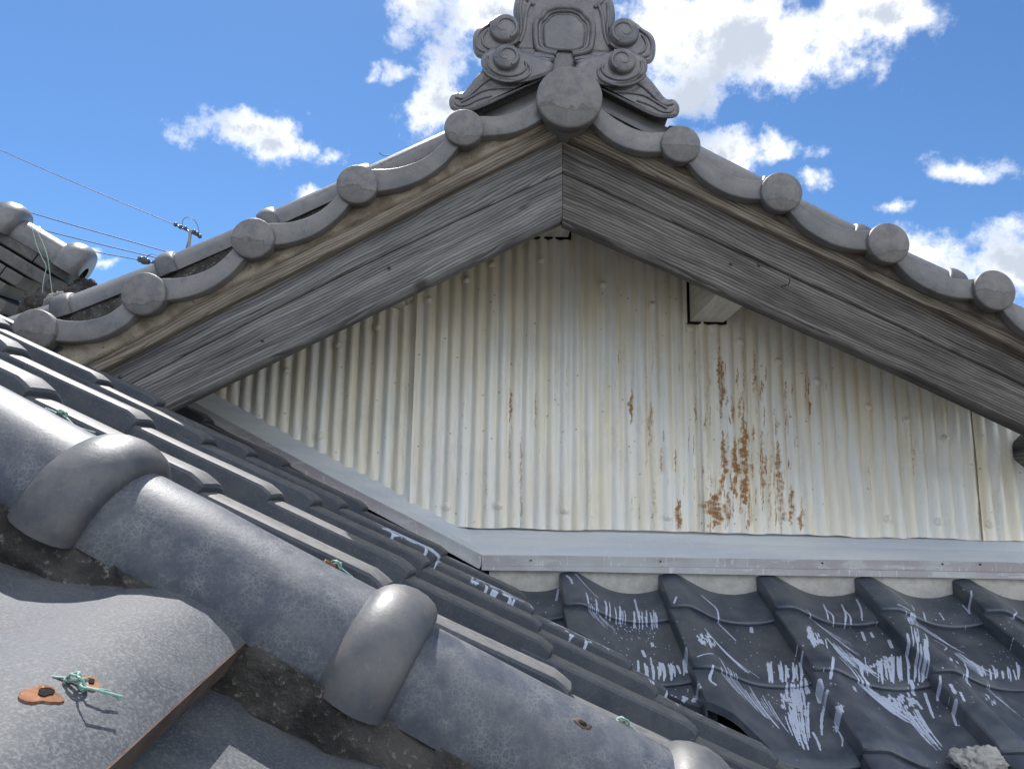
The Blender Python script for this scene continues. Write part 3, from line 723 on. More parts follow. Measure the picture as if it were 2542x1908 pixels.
# mortar under the round tiles and the roof surface that runs back from the verge
for sil, xa, xb in ((SIL_L, 120, 1400), (SIL_R, 1420, 2780)):
    k = ppm(1271, 600, V+.14); P = []
    for i in range(41):
        x = xa+(xb-xa)*i/40; p = at(x, interp(sil, x)+.047/k, V+.14)
        P.append([p+Vector((0, -.040+vnoise(i*.7, 1)*.005, -.06)), p+Vector((0, -.040+vnoise(i*.7, 2)*.005, -.002)), p+Vector((0, .04, 0)), p+Vector((0, .06, -.02)), p+Vector((0, 2.4, -.03))])
    adopt(MB().grid(P).build('roof_surface', M_mortar), gable)

purlin((1708, 803), .098, .16, 1.70)
purlin((1322, 594), .104, .12, 1.70)
for (px, py, r, y1, m) in ((990, 730, .048, 1.72, M_purlin), (2560, 1122, .062, 1.74, M_wood)):
    q = at(px, py, YW); ring = [[Vector((q.x+math.cos(a)*r, y, q.z+math.sin(a)*r)) for a in [2*math.pi*k/24 for k in range(24)]] for y in (y1, 1.95, YW+.02)]
    mb = MB().grid(ring, cv=True); mb.poly(ring[0])
    adopt(mb.build('log_purlin', m, uv=lambda c: (c.y, c.x+c.z)), gable)

# ================================================================== ridge-end ornament
orn = thing('ridge_end_ornament', 'carved grey ridge-end tile with paired scrolls and an arched panel on the gable peak', 'roof ornament', tuple(at(1414, 260, V+.1)))
YO = V+.055
def oz(x, y): return (1050+x/3.16, y/3.16)          # enlarged-view coordinates
def O(x, y, Y=YO): return at(*oz(x, y), Y)
def mirror_pts(pts):                                 # right half from the left one: measured tilt of the tile
    return [(2*1108-x+.02*0, y+(2*1108-2*x)*.026+8) for x, y in pts]
def chaikin(P, n=2, closed=True):
    for _ in range(n):
        Q = []; m_ = len(P)
        for i in range(m_ if closed else m_-1):
            a, b = P[i], P[(i+1) % m_]
            Q += [(a[0]*.75+b[0]*.25, a[1]*.75+b[1]*.25), (a[0]*.25+b[0]*.75, a[1]*.25+b[1]*.75)]
        P = ([P[0]]+Q+[P[-1]]) if not closed else Q
    return P
def rounded_slab(pts, Y, th, bev, mb):
    """slab from an outline with a rolled front edge; front at Y, back at Y+th"""
    cx = sum(p[0] for p in pts)/len(pts); cyy = sum(p[1] for p in pts)/len(pts); n = len(pts)
    def inset(d):
        out = []
        for i in range(n):
            a, b, c = pts[i-1], pts[i], pts[(i+1) % n]
            tx, ty = c[0]-a[0], c[1]-a[1]; L = math.hypot(tx, ty) or 1; out.append((b[0]-sgn*ty/L*d, b[1]+sgn*tx/L*d))
        return out
    area = sum(pts[i][0]*pts[(i+1) % n][1]-pts[(i+1) % n][0]*pts[i][1] for i in range(n)); sgn = 1 if area > 0 else -1
    k = bev/(ppm(1400, 150, Y)/3.16)
    loops = [[O(*p, Y+th) for p in pts], [O(*p, Y+bev) for p in pts], [O(*p, Y+bev*.3) for p in inset(k*.3)], [O(*p, Y) for p in inset(k)]]
    mb.grid(loops, cv=True); mb.poly(loops[-1]); mb.poly(loops[0][::-1])
HEAD_L = [(1108, -230), (980, -215), (880, -160), (780, -80), (735, -40), (715, 30), (705, 110), (725, 190), (745, 290), (720, 350), (700, 390), (760, 420), (820, 470), (900, 540), (1000, 600), (1108, 620)]
HEAD = HEAD_L + mirror_pts(HEAD_L)[::-1][1:-1]
mb = MB(); rounded_slab(chaikin(HEAD, 2), YO+.02, .09, .012, mb); adopt(mb.build('ornament_head', M_orn, sharp=60), orn)
UP_L = [(755, 215), (745, 180), (690, 145), (620, 128), (545, 140), (495, 185), (430, 215), (395, 270), (388, 340), (400, 420), (440, 470), (520, 450), (640, 390), (740, 350), (770, 290)]
LO_L = [(1010, 480), (900, 430), (800, 400), (700, 360), (600, 355), (520, 385), (460, 430), (450, 500), (480, 560), (560, 620), (680, 660), (800, 655), (920, 620), (1000, 590), (1030, 530)]
FT_L = [(480, 540), (420, 595), (370, 660), (310, 735), (250, 722), (208, 765), (202, 820), (225, 872), (330, 885), (420, 872), (600, 790), (800, 692), (920, 640), (980, 590), (800, 560)]
for side in (0, 1):
    f = (lambda P: P) if side == 0 else mirror_pts
    mb = MB(); rounded_slab(chaikin(f(UP_L), 2), YO+.004, .085, .012, mb); adopt(mb.build('upper_scroll', M_orn, sharp=60), orn)
    mb = MB(); rounded_slab(chaikin(f(LO_L), 2), YO-.012, .08, .012, mb); lo = adopt(mb.build('lower_scroll', M_orn, sharp=60), orn)
    mb = MB(); rounded_slab(chaikin(f(FT_L), 2), YO+.006, .07, .010, mb); adopt(mb.build('scroll_foot', M_orn, sharp=60), orn)
    # volutes: raised buttons with a spiral ridge
    for (cx0, cy0, rx, Yb) in ((640, 235, 118, YO+.004), (655, 460, 105, YO-.012)):
        (cx_, cy_), = f([(cx0, cy0)]); s_ = ppm(1400, 150, Yb)/3.16; R_ = rx*s_; q = O(cx_, cy_, Yb)
        mb = MB().lathe(q, (0, -1, 0), [(R_*1.03, -.01), (R_, .006), (R_*.95, .0115), (R_*.85, .0135), (R_*.3, .0155), (.0003, .0155)], 28)
        v = adopt(mb.build('scroll_button', M_orn), orn)
        sg = -1 if side else 1; pts = []; tp = []
        for i in range(30):
            t = i/29; a = math.pi*(-.35+2.3*t); rr = R_*(.92-.78*t)
            pts.append(q+Vector((sg*math.cos(a)*rr, -.0145, math.sin(a)*rr*.92))); tp.append(.0040*(1-.5*t))
        sp_ = MB().tube(pts, .004, 6, taper=tp).build('spiral_ridge', M_orn, v); adopt(sp_, v)
    # raised lines that follow the curls
    lines = [([(470, 545), (520, 600), (620, 640), (720, 640), (830, 600), (850, 530), (800, 480)], YO-.013, .0035), ([(505, 440), (500, 500), (560, 570), (660, 600), (760, 585), (820, 530), (800, 490)], YO-.013, .003),
             ([(520, 190), (440, 245), (415, 310), (430, 380), (480, 410), (560, 400)], YO+.003, .0035), ([(500, 235), (462, 290), (470, 350), (520, 385)], YO+.003, .003),
             ([(255, 760), (330, 780), (400, 715), (480, 640), (540, 610)], YO+.005, .004), ([(300, 800), (380, 760), (470, 705), (590, 690), (720, 690)], YO+.005, .0035), ([(250, 800), (270, 830), (340, 830), (430, 780), (540, 750)], YO+.005, .0025),
             ([(840, 20), (810, 90), (800, 180), (790, 260), (755, 330)], YO+.019, .005), ([(870, 40), (800, -20), (790, -90)], YO+.019, .005), ([(770, 0), (760, 100), (775, 200), (760, 280)], YO+.019, .004)]
    for P, Yl, rr in lines:
        P = chaikin(f(P), 2, False); mb = MB().tube([O(*p, Yl) for p in P], rr, 6); adopt(mb.build('carved_line', M_orn), orn)
# arched panel: stepped rim round a sunk field
ARCH = [(1045, 425), (960, 415), (900, 390), (885, 340), (880, 240), (885, 165), (930, 140), (960, 90), (1040, 62), (1108, 60), (1180, 62), (1250, 90), (1285, 140), (1325, 165), (1335, 240), (1325, 340), (1310, 395), (1250, 420), (1175, 430)]
ARCH_P = chaikin(ARCH, 2, False)
mb = MB().tube([O(*p, YO+.016) for p in ARCH_P], .0075, 8); adopt(mb.build('panel_rim', M_orn), orn)
ci = (1108, 260); IN = [(ci[0]+(x-ci[0])*.86, ci[1]+(y-ci[1])*.88) for x, y in ARCH_P]
mb = MB().tube([O(*p, YO+.019) for p in IN], .005, 8); adopt(mb.build('panel_rim', M_orn), orn)
FIELD = [(ci[0]+(x-ci[0])*.74, ci[1]+(y-ci[1])*.80+8) for x, y in ARCH_P]
mb = MB(); rounded_slab(FIELD, YO+.012, .02, .006, mb); adopt(mb.build('arched_panel', M_orn, sharp=60), orn)
for P in ([(845, 440), (870, 480), (940, 505), (1020, 490), (1045, 440), (960, 420), (880, 400)],):
    for f in ((lambda q: q), mirror_pts):
        mb = MB(); rounded_slab(chaikin(f(P), 2), YO-.004, .04, .008, mb); adopt(mb.build('panel_foot', M_orn, sharp=60), orn)
# core behind the ornament, down to the roof
a, b = O(560, 600, YO+.06), O(1660, 660, YO+.06)
mb = MB(); mb.prism([O(x, y, YO+.06) for x, y in ((760, 330), (1450, 345), (1690, 690), (1930, 900), (1890, 1010), (1700, 960), (1108, 740), (640, 860), (400, 930), (300, 860), (560, 640))], (0, .1, 0)); adopt(mb.build('ornament_back', M_orn), orn)

# ================================================================== interlocking roof tiles
PROF = [(.003, -.020), (0., -.016), (0., .036), (.0004, .0425), (.0028, .0462), (.008, .0478), (.030, .0505), (.044, .0500), (.054, .0470), (.068, .0400), (.084, .0315), (.098, .0245), (.115, .0165), (.136, .0085), (.158, .0035), (.182, .001), (.206, .0005), (.230, .0025), (.254, .0075), (.278, .0135), (.292, .016)]
NOSE = [(.010, -.026), (.004, -.0245), (.0008, -.019), (0., -.0100), (.0030, -.0062), (.012, -.0034), (.026, .0), (.04, 0), (.09, 0), (.15, 0), (.21, 0), (.282, 0)]
LIFT = .020
def tile_mesh(seed):
    mb = MB(); P = []; Q = []
    for (v, dz) in NOSE:
        row = []; rowb = []
        for (u, h) in PROF:
            # the corner of the roll is cut back at the nose
            vv = v + (max(0, .012-u)*.55*math.exp(-v/.010) if u < .012 else 0)
            if h < .045 and u < .006: vv += .020*math.exp(-v/.03)*(1-min(max((h+.02)/.06, 0), 1))**2
            hh = h + dz*(1 if h > -.005 else .2) + LIFT*(1-v/.282) + vnoise(u*16, v*12, seed)*.0009
            row.append((u, vv, hh)); rowb.append((u+(.004 if u < .001 else 0), vv+.006*math.exp(-v/.006), min(hh-.013, h-.016+LIFT*(1-v/.282)) if h > -.005 else hh-.002))
        P.append(row); Q.append(rowb)
    mb.grid(P); mb.grid(Q, flip=True)
    mb.grid([P[0], Q[0]], smooth=True, flip=True); mb.grid([P[-1], Q[-1]], smooth=False)
    mb.grid([[r[0] for r in P], [r[0] for r in Q]], smooth=False); mb.grid([[r[-1] for r in P], [r[-1] for r in Q]], smooth=False, flip=True)
    o = mb.build('roof_tile_proto', None, weld=True, sharp=27); me = o.data; bpy.data.objects.remove(o); return me
TILES = [tile_mesh(k*3.1) for k in range(4)]
VC = at(1196, 1405, YL); VALLEY_N = Vector((1, 1, 0)).normalized()         # vertical plane through the valley
VALLEY_P = Vector((VC.x-.005, VC.y, 0))

front_roof = thing('front_roof', 'dark blue-grey pantiled roof sloping to the viewer, splashed with pale paint under the wall', 'roof')
side_roof = thing('side_roof', 'dark pantiled roof seen along its slope, its rolls in rows behind the round tiles', 'roof')
FM = Matrix(((1, 0, 0, X0), (0, CS, -SN, YF), (0, SN, CS, ZF-.050), (0, 0, 0, 1)))
SM = Matrix(((0, -CS, SN, XQ+.004), (1, 0, 0, YQ), (-.024, SN, CS, ZQ-.046), (0, 0, 0, 1)))     # falls a little towards the wall
front_roof.matrix_world = FM; side_roof.matrix_world = SM
bpy.context.view_layer.update()

# paint map of the front roof, drawn in roof coordinates (u across, v up the slope)
FN = FM.to_3x3() @ Vector((0, 0, 1)); FINV = FM.inverted()
cvf = Canvas(-.75, 1.9, -1.15, .35, .0011)
def fr(px, py, h=.022):
    p = at_plane(px, py, FM @ Vector((0, 0, h)), FN); q = FINV @ p; return (q.x, q.y)
def z7(x, y, h=.022): return fr(1740+x/2.758, 1350+y/2.758, h)
def z6(x, y, h=.022): return fr(1100+x/2.765, 1350+y/2.765, h)
def stroke(zf, pts, wz_, val=1.):
    pp = [zf(*p) for p in chaikin(list(pts), 2, False)] if len(pts) > 2 else [zf(*p) for p in pts]
    n = len(pp); ph = random.random()*50
    for i in range(n-1):
        q = (i+.5)/max(n-1, 1); cvf.line([pp[i], pp[i+1]], wz_*.00019*(.55+.6*math.sin(math.pi*min(q*.8+.15, 1))+.25*vnoise(ph+i*.8, 1)), val)
def fan(zf, a0, a1, b0, b1, n, wd=6, bend=.12):
    for k in range(n):
        t = (k+random.uniform(-.3, .3))/max(n-1, 1); s0, s1 = random.uniform(0, .35), random.uniform(.6, 1)
        A = (a0[0]+(a1[0]-a0[0])*t, a0[1]+(a1[1]-a0[1])*t); B = (b0[0]+(b1[0]-b0[0])*t, b0[1]+(b1[1]-b0[1])*t); pts = []
        for i in range(6):
            q = s0+(s1-s0)*i/5; pts.append((A[0]+(B[0]-A[0])*q + bend*(B[1]-A[1])*math.sin(math.pi*q)*-.3, A[1]+(B[1]-A[1])*q + bend*(B[0]-A[0])*math.sin(math.pi*q)*.3))
        stroke(zf, pts, wd*random.uniform(.5, 1.25))
def blob(zf, x, y, rx, ry, n=9):
    # a splash breaks into short runs that follow the slope
    for k in range(n*2):
        a = random.uniform(0, 6.28); q = random.random()**.5; px, py = x+math.cos(a)*rx*q, y+math.sin(a)*ry*q; l = ry*random.uniform(.15, .6)
        stroke(zf, [(px-random.uniform(2, 8), py-l*.5), (px, py), (px+random.uniform(0, 9), py+l*.6)], random.uniform(7, 17))
    dots(zf, x-rx*1.5, x+rx*1.5, y-ry*1.5, y+ry*1.3, n, 6)
def drips(zf, x0, x1, ya, yb, n, wd=11, slope=0.):
    for k in range(n):
        x = random.uniform(x0, x1); y0 = ya+(x-x0)*slope+random.uniform(0, .5)*(yb-ya); y1 = yb+(x-x0)*slope+random.uniform(-.15, .1)*(yb-ya)
        stroke(zf, [(x-random.uniform(0, 14), y0), (x, (y0+y1)/2), (x+random.uniform(-5, 10), y1)], wd*random.uniform(.5, 1.2))
def dots(zf, x0, x1, y0, y1, n, r=7):
    for k in range(n):
        c = zf(random.uniform(x0, x1), random.uniform(y0, y1)); q = r*.00021*random.uniform(.3, 1.3)*random.choice((1, 1, .6)); cvf.dab(c[0], c[1], q, q*random.uniform(1, 2.2), 1, 0, .3)
# second tile row and below, as in the photograph
fan(z7, (60, 850), (420, 960), (350, 1140), (640, 1330), 15, 7); blob(z7, 610, 1020, 70, 90, 16); blob(z7, 700, 1010, 60, 90, 16); blob(z7, 660, 1130, 70, 100, 16)
fan(z7, (560, 1050), (740, 1040), (690, 1420), (770, 1440), 9, 14); stroke(z7, [(850, 1090), (825, 1180), (830, 1290)], 16); stroke(z7, [(800, 1010), (815, 1070)], 22); blob(z7, 930, 1235, 26, 42, 8); stroke(z7, [(930, 1270), (970, 1340), (965, 1390)], 10)
stroke(z7, [(770, 1270), (805, 1340), (820, 1400)], 13); stroke(z7, [(70, 940), (40, 1020), (90, 1060)], 16); dots(z7, 420, 1000, 900, 1300, 60); stroke(z7, [(890, 870), (880, 960), (870, 1010)], 18); stroke(z7, [(1040, 1030), (1045, 1060)], 22)
fan(z7, (930, 830), (1180, 940), (1480, 1240), (1560, 1200), 14, 10); blob(z7, 1410, 1030, 80, 50, 16); blob(z7, 1300, 1060, 90, 60, 14); fan(z7, (1330, 1010), (1450, 1010), (1640, 1430), (1680, 1400), 8, 13)
stroke(z7, [(1540, 990), (1570, 1080), (1600, 1160)], 17); stroke(z7, [(1480, 1030), (1520, 1090)], 18); stroke(z7, [(1440, 930), (1470, 990)], 22); stroke(z7, [(1690, 1050), (1720, 1110)], 17); stroke(z7, [(1725, 1150), (1750, 1230)], 14); stroke(z7, [(1755, 1110), (1780, 1170)], 15)
stroke(z7, [(1810, 920), (1805, 1000), (1830, 1045)], 16); stroke(z7, [(1690, 870), (1690, 900)], 18); stroke(z7, [(1735, 870), (1740, 895)], 18); dots(z7, 1450, 1850, 880, 1250, 46); stroke(z7, [(1620, 980), (1625, 1050)], 12)
# first row, pans and rolls
fan(z7, (640, 470), (820, 560), (1030, 640), (1180, 790), 10, 6); blob(z7, 770, 735, 55, 70, 14); stroke(z7, [(735, 640), (715, 690), (770, 800)], 22); stroke(z7, [(845, 700), (850, 800)], 12); fan(z7, (830, 650), (1000, 720), (1070, 930), (1300, 930), 14, 12)
drips(z7, 1050, 1560, 730, 925, 26, 13); blob(z7, 1190, 840, 60, 40, 10); blob(z7, 1270, 790, 60, 40, 10); dots(z7, 800, 1500, 540, 850, 60); stroke(z7, [(1110, 560), (1130, 620)], 18); stroke(z7, [(1170, 570), (1185, 600)], 18); stroke(z7, [(1395, 700), (1410, 780), (1430, 850)], 15); stroke(z7, [(1290, 640), (1310, 690)], 20)
stroke(z7, [(840, 405), (860, 460), (870, 520)], 13); stroke(z7, [(870, 455), (905, 490), (910, 530)], 12); stroke(z7, [(965, 400), (995, 470), (990, 530)], 13); stroke(z7, [(990, 450), (1025, 490), (1030, 530)], 12); stroke(z7, [(1065, 380), (1095, 440), (1105, 515)], 14)
fan(z7, (1290, 520), (1480, 520), (1780, 700), (1900, 770), 11, 6); blob(z7, 1440, 580, 40, 50, 12); stroke(z7, [(1330, 515), (1410, 520)], 12); drips(z7, 1370, 1540, 620, 760, 8, 10, .25); fan(z7, (1680, 700), (1780, 740), (1900, 930), (2060, 900), 10, 11); drips(z7, 1790, 2200, 800, 920, 16, 13); dots(z7, 1700, 2212, 560, 900, 50); stroke(z7, [(1590, 700), (1690, 720), (1650, 790)], 10)
stroke(z7, [(1280, 350), (1370, 420), (1420, 470)], 8); stroke(z7, [(1440, 450), (1450, 500)], 14); stroke(z7, [(1520, 480), (1530, 530)], 16); stroke(z7, [(1635, 460), (1665, 510)], 12); stroke(z7, [(1830, 410), (1835, 480)], 14); stroke(z7, [(1790, 420), (1830, 470)], 10); dots(z7, 1480, 1900, 380, 530, 16); dots(z7, 2000, 2212, 480, 800, 26)
stroke(z7, [(2120, 490), (2160, 530), (2100, 570)], 10); stroke(z7, [(2200, 640), (2205, 690)], 14); fan(z7, (1890, 920), (2000, 950), (2150, 1120), (2260, 1230), 5, 5); blob(z7, 1970, 1100, 40, 60, 5)
# column left of centre
stroke(z7, [(0, 390), (60, 420), (110, 460), (120, 520)], 15); stroke(z7, [(120, 530), (190, 590), (240, 640)], 12); stroke(z7, [(350, 530), (352, 560)], 26); dots(z7, 180, 460, 400, 720, 30, 6); fan(z7, (-20, 600), (40, 680), (300, 900), (410, 920), 13, 9); blob(z7, 25, 745, 60, 60, 14); drips(z7, 440, 720, 780, 920, 14, 15); dots(z7, 300, 720, 740, 880, 40)
stroke(z6, [(900, 290), (970, 360), (1060, 420)], 8); drips(z6, 960, 1500, 400, 505, 20, 13, .08); stroke(z6, [(790, 310), (775, 390)], 16); stroke(z6, [(840, 300), (870, 330), (880, 370)], 16); stroke(z6, [(1315, 360), (1345, 500)], 12); dots(z6, 960, 1500, 380, 500, 26); dots(z6, 1150, 1480, 520, 640, 90, 8); fan(z6, (980, 480), (1060, 480), (1080, 600), (1200, 600), 8, 6); drips(z6, 1340, 1680, 760, 910, 16, 17); dots(z6, 1100, 1650, 600, 860, 70)
stroke(z6, [(1370, 710), (1385, 750)], 20); stroke(z6, [(1435, 650), (1440, 670)], 22); blob(z6, 1660, 1035, 20, 24, 5); blob(z6, 1735, 1060, 22, 30, 5); dots(z6, 1420, 1750, 930, 1080, 34, 9); stroke(z6, [(1430, 960), (1520, 1000)], 10); dots(z6, 560, 780, 380, 480, 12); stroke(z6, [(1590, 470), (1575, 500)], 14); stroke(z6, [(1840, 860), (1730, 890)], 9)
dots(z7, 0, 2212, 260, 900, 220, 5); dots(z7, 600, 2212, 1250, 1539, 26, 5)
for k in range(26): c = z7(random.uniform(-200, 2212), random.uniform(950, 1450)); cvf.dab(*c, random.uniform(.012, .05), random.uniform(.012, .04), random.uniform(.2, .7), 1, 1)
for x, y in ((1180, 1240), (1830, 1310), (1960, 1100), (2100, 1230), (900, 1340), (1820, 620)): cvf.dab(*z7(x, y), .045, .03, .8, 1, 1)
IM_F = cvf.image('front_paint_map')
M_front = roof_tile_mat('paint_splashed_dark_tile', IM_F, front_roof, cvf, .22, .22, 1.4)

# paint on the side roof (u towards the wall, v up the slope)
SNV = SM.to_3x3() @ Vector((0, 0, 1)); SINV = SM.inverted()
cvs = Canvas(-.4, 1.1, -1.4, 1.3, .0014)
def z5(x, y, h=.05): p = at_plane(550+x/3.018, 950+y/3.018, SM @ Vector((0, 0, h+.01)), SNV); q = SINV @ p; return (q.x, q.y)
def z6s(x, y, h=.05): p = at_plane(1100+x/2.765, 1350+y/2.765, SM @ Vector((0, 0, h+.01)), SNV); q = SINV @ p; return (q.x, q.y)
def sline(zf, pts, wd, val=1): cvs.line([zf(*p) for p in pts], wd, val)
def side_paint(r, v0, v1, u0, u1, n, drip=.5):
    # spots and runs on the top and near face of one row, in roof coordinates
    for k in range(n):
        v = random.uniform(v0, v1); u = TW*r + random.uniform(u0, u1)
        if random.random() < drip: cvs.line([(u, v), (u-random.uniform(.004, .02), v-random.uniform(-.004, .012))], random.uniform(.0012, .0032))
        else: cvs.dab(u, v, random.uniform(.0015, .006), random.uniform(.003, .014), 1, 0, .3)
def side_run(r, v0, v1, u0, u1, wd):
    wd *= 1.35
    cvs.line([(TW*r+u0+(u1-u0)*i/14+random.uniform(-.006, .006), v0+(v1-v0)*i/14) for i in range(15)], wd)
side_paint(2, -.235, -.09, -.012, .05, 60, .35)
for k in range(26): cvs.dab(TW*2+random.uniform(-.005, .05), random.uniform(-.235, -.12), random.uniform(.004, .011), random.uniform(.01, .022), 1, 0, .3)
side_run(2, -.02, -.235, .05, .045, .005); side_run(2, -.02, -.16, .03, .01, .0028); side_run(2, -.10, -.235, .0, .03, .004)
side_paint(2, -.47, -.30, -.012, .04, 26); side_run(2, -.27, -.44, .035, .0, .003); side_run(3, -.25, -.46, .02, .05, .003); side_run(2, -.30, -.47, .05, .05, .0025)
side_paint(2, -.70, -.50, -.012, .05, 34); side_run(2, -.50, -.70, .02, .03, .0045); side_paint(3, -.72, -.48, .0, .06, 30); side_run(3, -.50, -.72, .03, .02, .004)
side_paint(2, -.94, -.72, .02, .06, 40); side_run(2, -.72, -.94, .02, .045, .005); side_paint(2, -.94, -.74, -.012, .0, 20, 1); side_paint(3, -.94, -.72, .0, .08, 36)
side_paint(2, -1.18, -.95, .02, .06, 24); side_paint(1, -.94, -.60, .02, .05, 8)
IM_S = cvs.image('side_paint_map')
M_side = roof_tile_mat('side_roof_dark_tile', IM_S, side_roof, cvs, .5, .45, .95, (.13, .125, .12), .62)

def lay(root, frame, u0, v0, k, m, keep):
    """one tile at (u0, v0) of a roof frame, trimmed where it meets the valley"""
    me0 = TILES[k % 4]
    co = [frame @ Vector((v.co.x+u0, v.co.y+v0, v.co.z)) for v in me0.vertices]
    vp = VALLEY_P + VALLEY_N*(random.choice((.0, .035, .06)) if keep > 0 and v0 < -.1 else 0)
    d = [(p-vp).dot(VALLEY_N)*keep for p in co]
    if max(d) < .03: return
    me = me0
    if min(d) < 0:
        bm = bmesh.new(); bm.from_mesh(me0)
        inv = (frame @ Matrix.Translation((u0, v0, 0))).inverted()
        n = (frame.to_3x3().inverted() @ VALLEY_N)
        r = bmesh.ops.bisect_plane(bm, geom=bm.verts[:]+bm.edges[:]+bm.faces[:], plane_co=inv @ vp, plane_no=n, clear_outer=keep < 0, clear_inner=keep > 0)
        cut = [e for e in r['geom_cut'] if isinstance(e, bmesh.types.BMEdge)]
        res = bmesh.ops.holes_fill(bm, edges=cut, sides=0)
        me = bpy.data.meshes.new('roof_tile_cut'); 
        for f_ in res['faces']: f_.material_index = 1; f_.smooth = False
        bm.to_mesh(me); bm.free(); me.set_sharp_from_angle(angle=math.radians(27))
        me.materials.clear(); me.materials.append(m); me.materials.append(M_edge)
    else:
        key = (k % 4, m.name)
        if key not in TM:
            TM[key] = me0.copy(); TM[key].materials.append(m)
        me = TM[key]
    o = link('roof_tile', me, root); o.location = (u0, v0, 0); o.rotation_euler = (random.uniform(-.006, .006), random.uniform(-.008, .008), random.uniform(-.006, .006)); return o
TM = {}
for j in range(-1, 6):
    for i in range(-5, 6):
        if j == -1: continue
        lay(front_roof, FM, TW*i, -TL*j, i*7+j*3, M_front, 1)
lay_top = []
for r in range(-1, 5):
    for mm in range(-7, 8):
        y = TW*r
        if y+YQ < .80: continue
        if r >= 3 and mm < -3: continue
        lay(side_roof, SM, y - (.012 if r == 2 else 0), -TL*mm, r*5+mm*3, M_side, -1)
# roof boards under the tiles
mb = MB(); P = []
mb.prism([(-1.2, -1.4, -.030), (1.35, -1.4, -.030), (1.35, .20, -.030), (-1.2, .20, -.030)], (0, 0, -.02))
bm_ = mb.build('roof_boards', M_deck, front_roof)
me = bm_.data; bm = bmesh.new(); bm.from_mesh(me); FI = FM.inverted()
bmesh.ops.bisect_plane(bm, geom=bm.verts[:]+bm.edges[:]+bm.faces[:], plane_co=FI @ VALLEY_P, plane_no=FM.to_3x3().inverted() @ VALLEY_N, clear_inner=True); bm.to_mesh(me); bm.free()
mb = MB(); mb.prism([(-.58, -1.75, -.032), (1.02, -1.75, -.032), (1.02, 1.75, -.032), (-.58, 1.75, -.032)], (0, 0, -.02))
bm_ = mb.build('roof_boards', M_deck, side_roof)
me = bm_.data; bm = bmesh.new(); bm.from_mesh(me)
bmesh.ops.bisect_plane(bm, geom=bm.verts[:]+bm.edges[:]+bm.faces[:], plane_co=SINV @ VALLEY_P, plane_no=SM.to_3x3().inverted() @ VALLEY_N, clear_outer=True); bm.to_mesh(me); bm.free()
# pale plaster closing the gap between the first tile row and the flashing
mb = MB(); P = []
for i in range(61):
    x = VC.x+.02+(1.9-VC.x)*i/60; P.append([Vector((x, 2.052+vnoise(x*9, j*.8)*.003, -.10-.045*j)) for j in range(5)])
mb.grid(P); mb.grid([[p+Vector((0, .05, 0)) for p in c] for c in P], flip=True)
adopt(mb.build('plaster_fill', M_plaster), wall)

# ================================================================== descending row of round tiles in front
ridge = thing('round_tile_row', 'thick blue-grey crackled round tiles with collars running down across the foreground', 'ridge tiles', tuple(at(700, 1600, .6)))
AX = Vector((CS, 0, -SN)); NN = Vector((SN, 0, CS)); YY = Vector((0, 1, 0))
RY, RR = .600, .058
rim = at(575, 1550, RY-RR)
A0 = Vector((rim.x, RY, rim.z))
def along(px, py, Y): return (at(px, py, Y)-A0).dot(AX)
COL = [along(206, 1190, RY-.045), along(954, 1596, RY-.045), along(1768, 1910, RY-.02)]
STEP = (COL[2]-COL[0])/2; 
TS = [COL[0]-2*STEP, COL[0]-STEP, COL[0], COL[1], COL[2], COL[2]+STEP, COL[2]+2*STEP]
def arc(c, r, n=28, lo=-.04, hi=1.04): return [c+YY*math.cos(a)*r*-1+NN*math.sin(a)*r for a in [math.pi*(lo+(hi-lo)*j/n) for j in range(n+1)]]
for t0, t1 in zip(TS, TS[1:]):
    rows = []
    for k in range(15):
        f = k/14; t = t0-.01+(t1+.012-t0)*f; r = RR*(.935+.075*f)+vnoise(t*14, 2)*.0006
        rows.append(arc(A0+AX*t, r))
    mb = MB().grid(rows)
    mb.grid([arc(A0+AX*(t0-.01), RR*.935), arc(A0+AX*(t0-.01), RR*.935-.014)], flip=True); mb.grid([[p+(A0+AX*(t0-.01+(t1+.012-t0)*k/14)-p)*.18 for p in rows[k]] for k in range(15)], flip=True)
    for s_ in (0, -1): mb.grid([[r_[s_] for r_ in rows], [r_[s_]+(A0+AX*(t0+(t1-t0)*k/14)-r_[s_])*.2 for k, r_ in enumerate(rows)]], smooth=False)
    o = adopt(mb.build('round_tile', M_ridge), ridge)
    # collar cast on the lower end
    rows = []; W = .050
    pr = [(-.55, -.001), (-.47, .006), (-.36, .0115), (-.2, .0155), (0, .0175), (.2, .0165), (.36, .013), (.46, .0075), (.50, .001), (.49, -.010)]
    for (x, b_) in pr: rows.append(arc(A0+AX*(t1+x*W), RR*1.0+b_*.82, 28, -.045, 1.045))
    mb = MB().grid(rows)
    for s_ in (0, -1):
        mb.poly([r_[s_] for r_ in rows])
    c = mb.build('collar', M_collar, o); adopt(c, o)
# dark lumpy mortar under the round tiles
rows = []
for i in range(181):
    t = TS[0]+(TS[-1]-TS[0])*i/180; c = A0+AX*t; row = []
    for j in range(15):
        f = j/14; d = -.004-f*.105; y = -(.056+.010*math.sin(f*2.6)) + .020*max(0, f-.55)
        nz = vnoise(t*26, f*5, 1)*.008+vnoise(t*70, f*14, 2)*.0045+vnoise(t*160, f*32, 3)*.0022
        row.append(c+NN*d+YY*(y-nz))
    rows.append(row+[c+NN*-.11+YY*.06])
adopt(MB().grid(rows).build('mortar_bed', M_mortar), ridge)

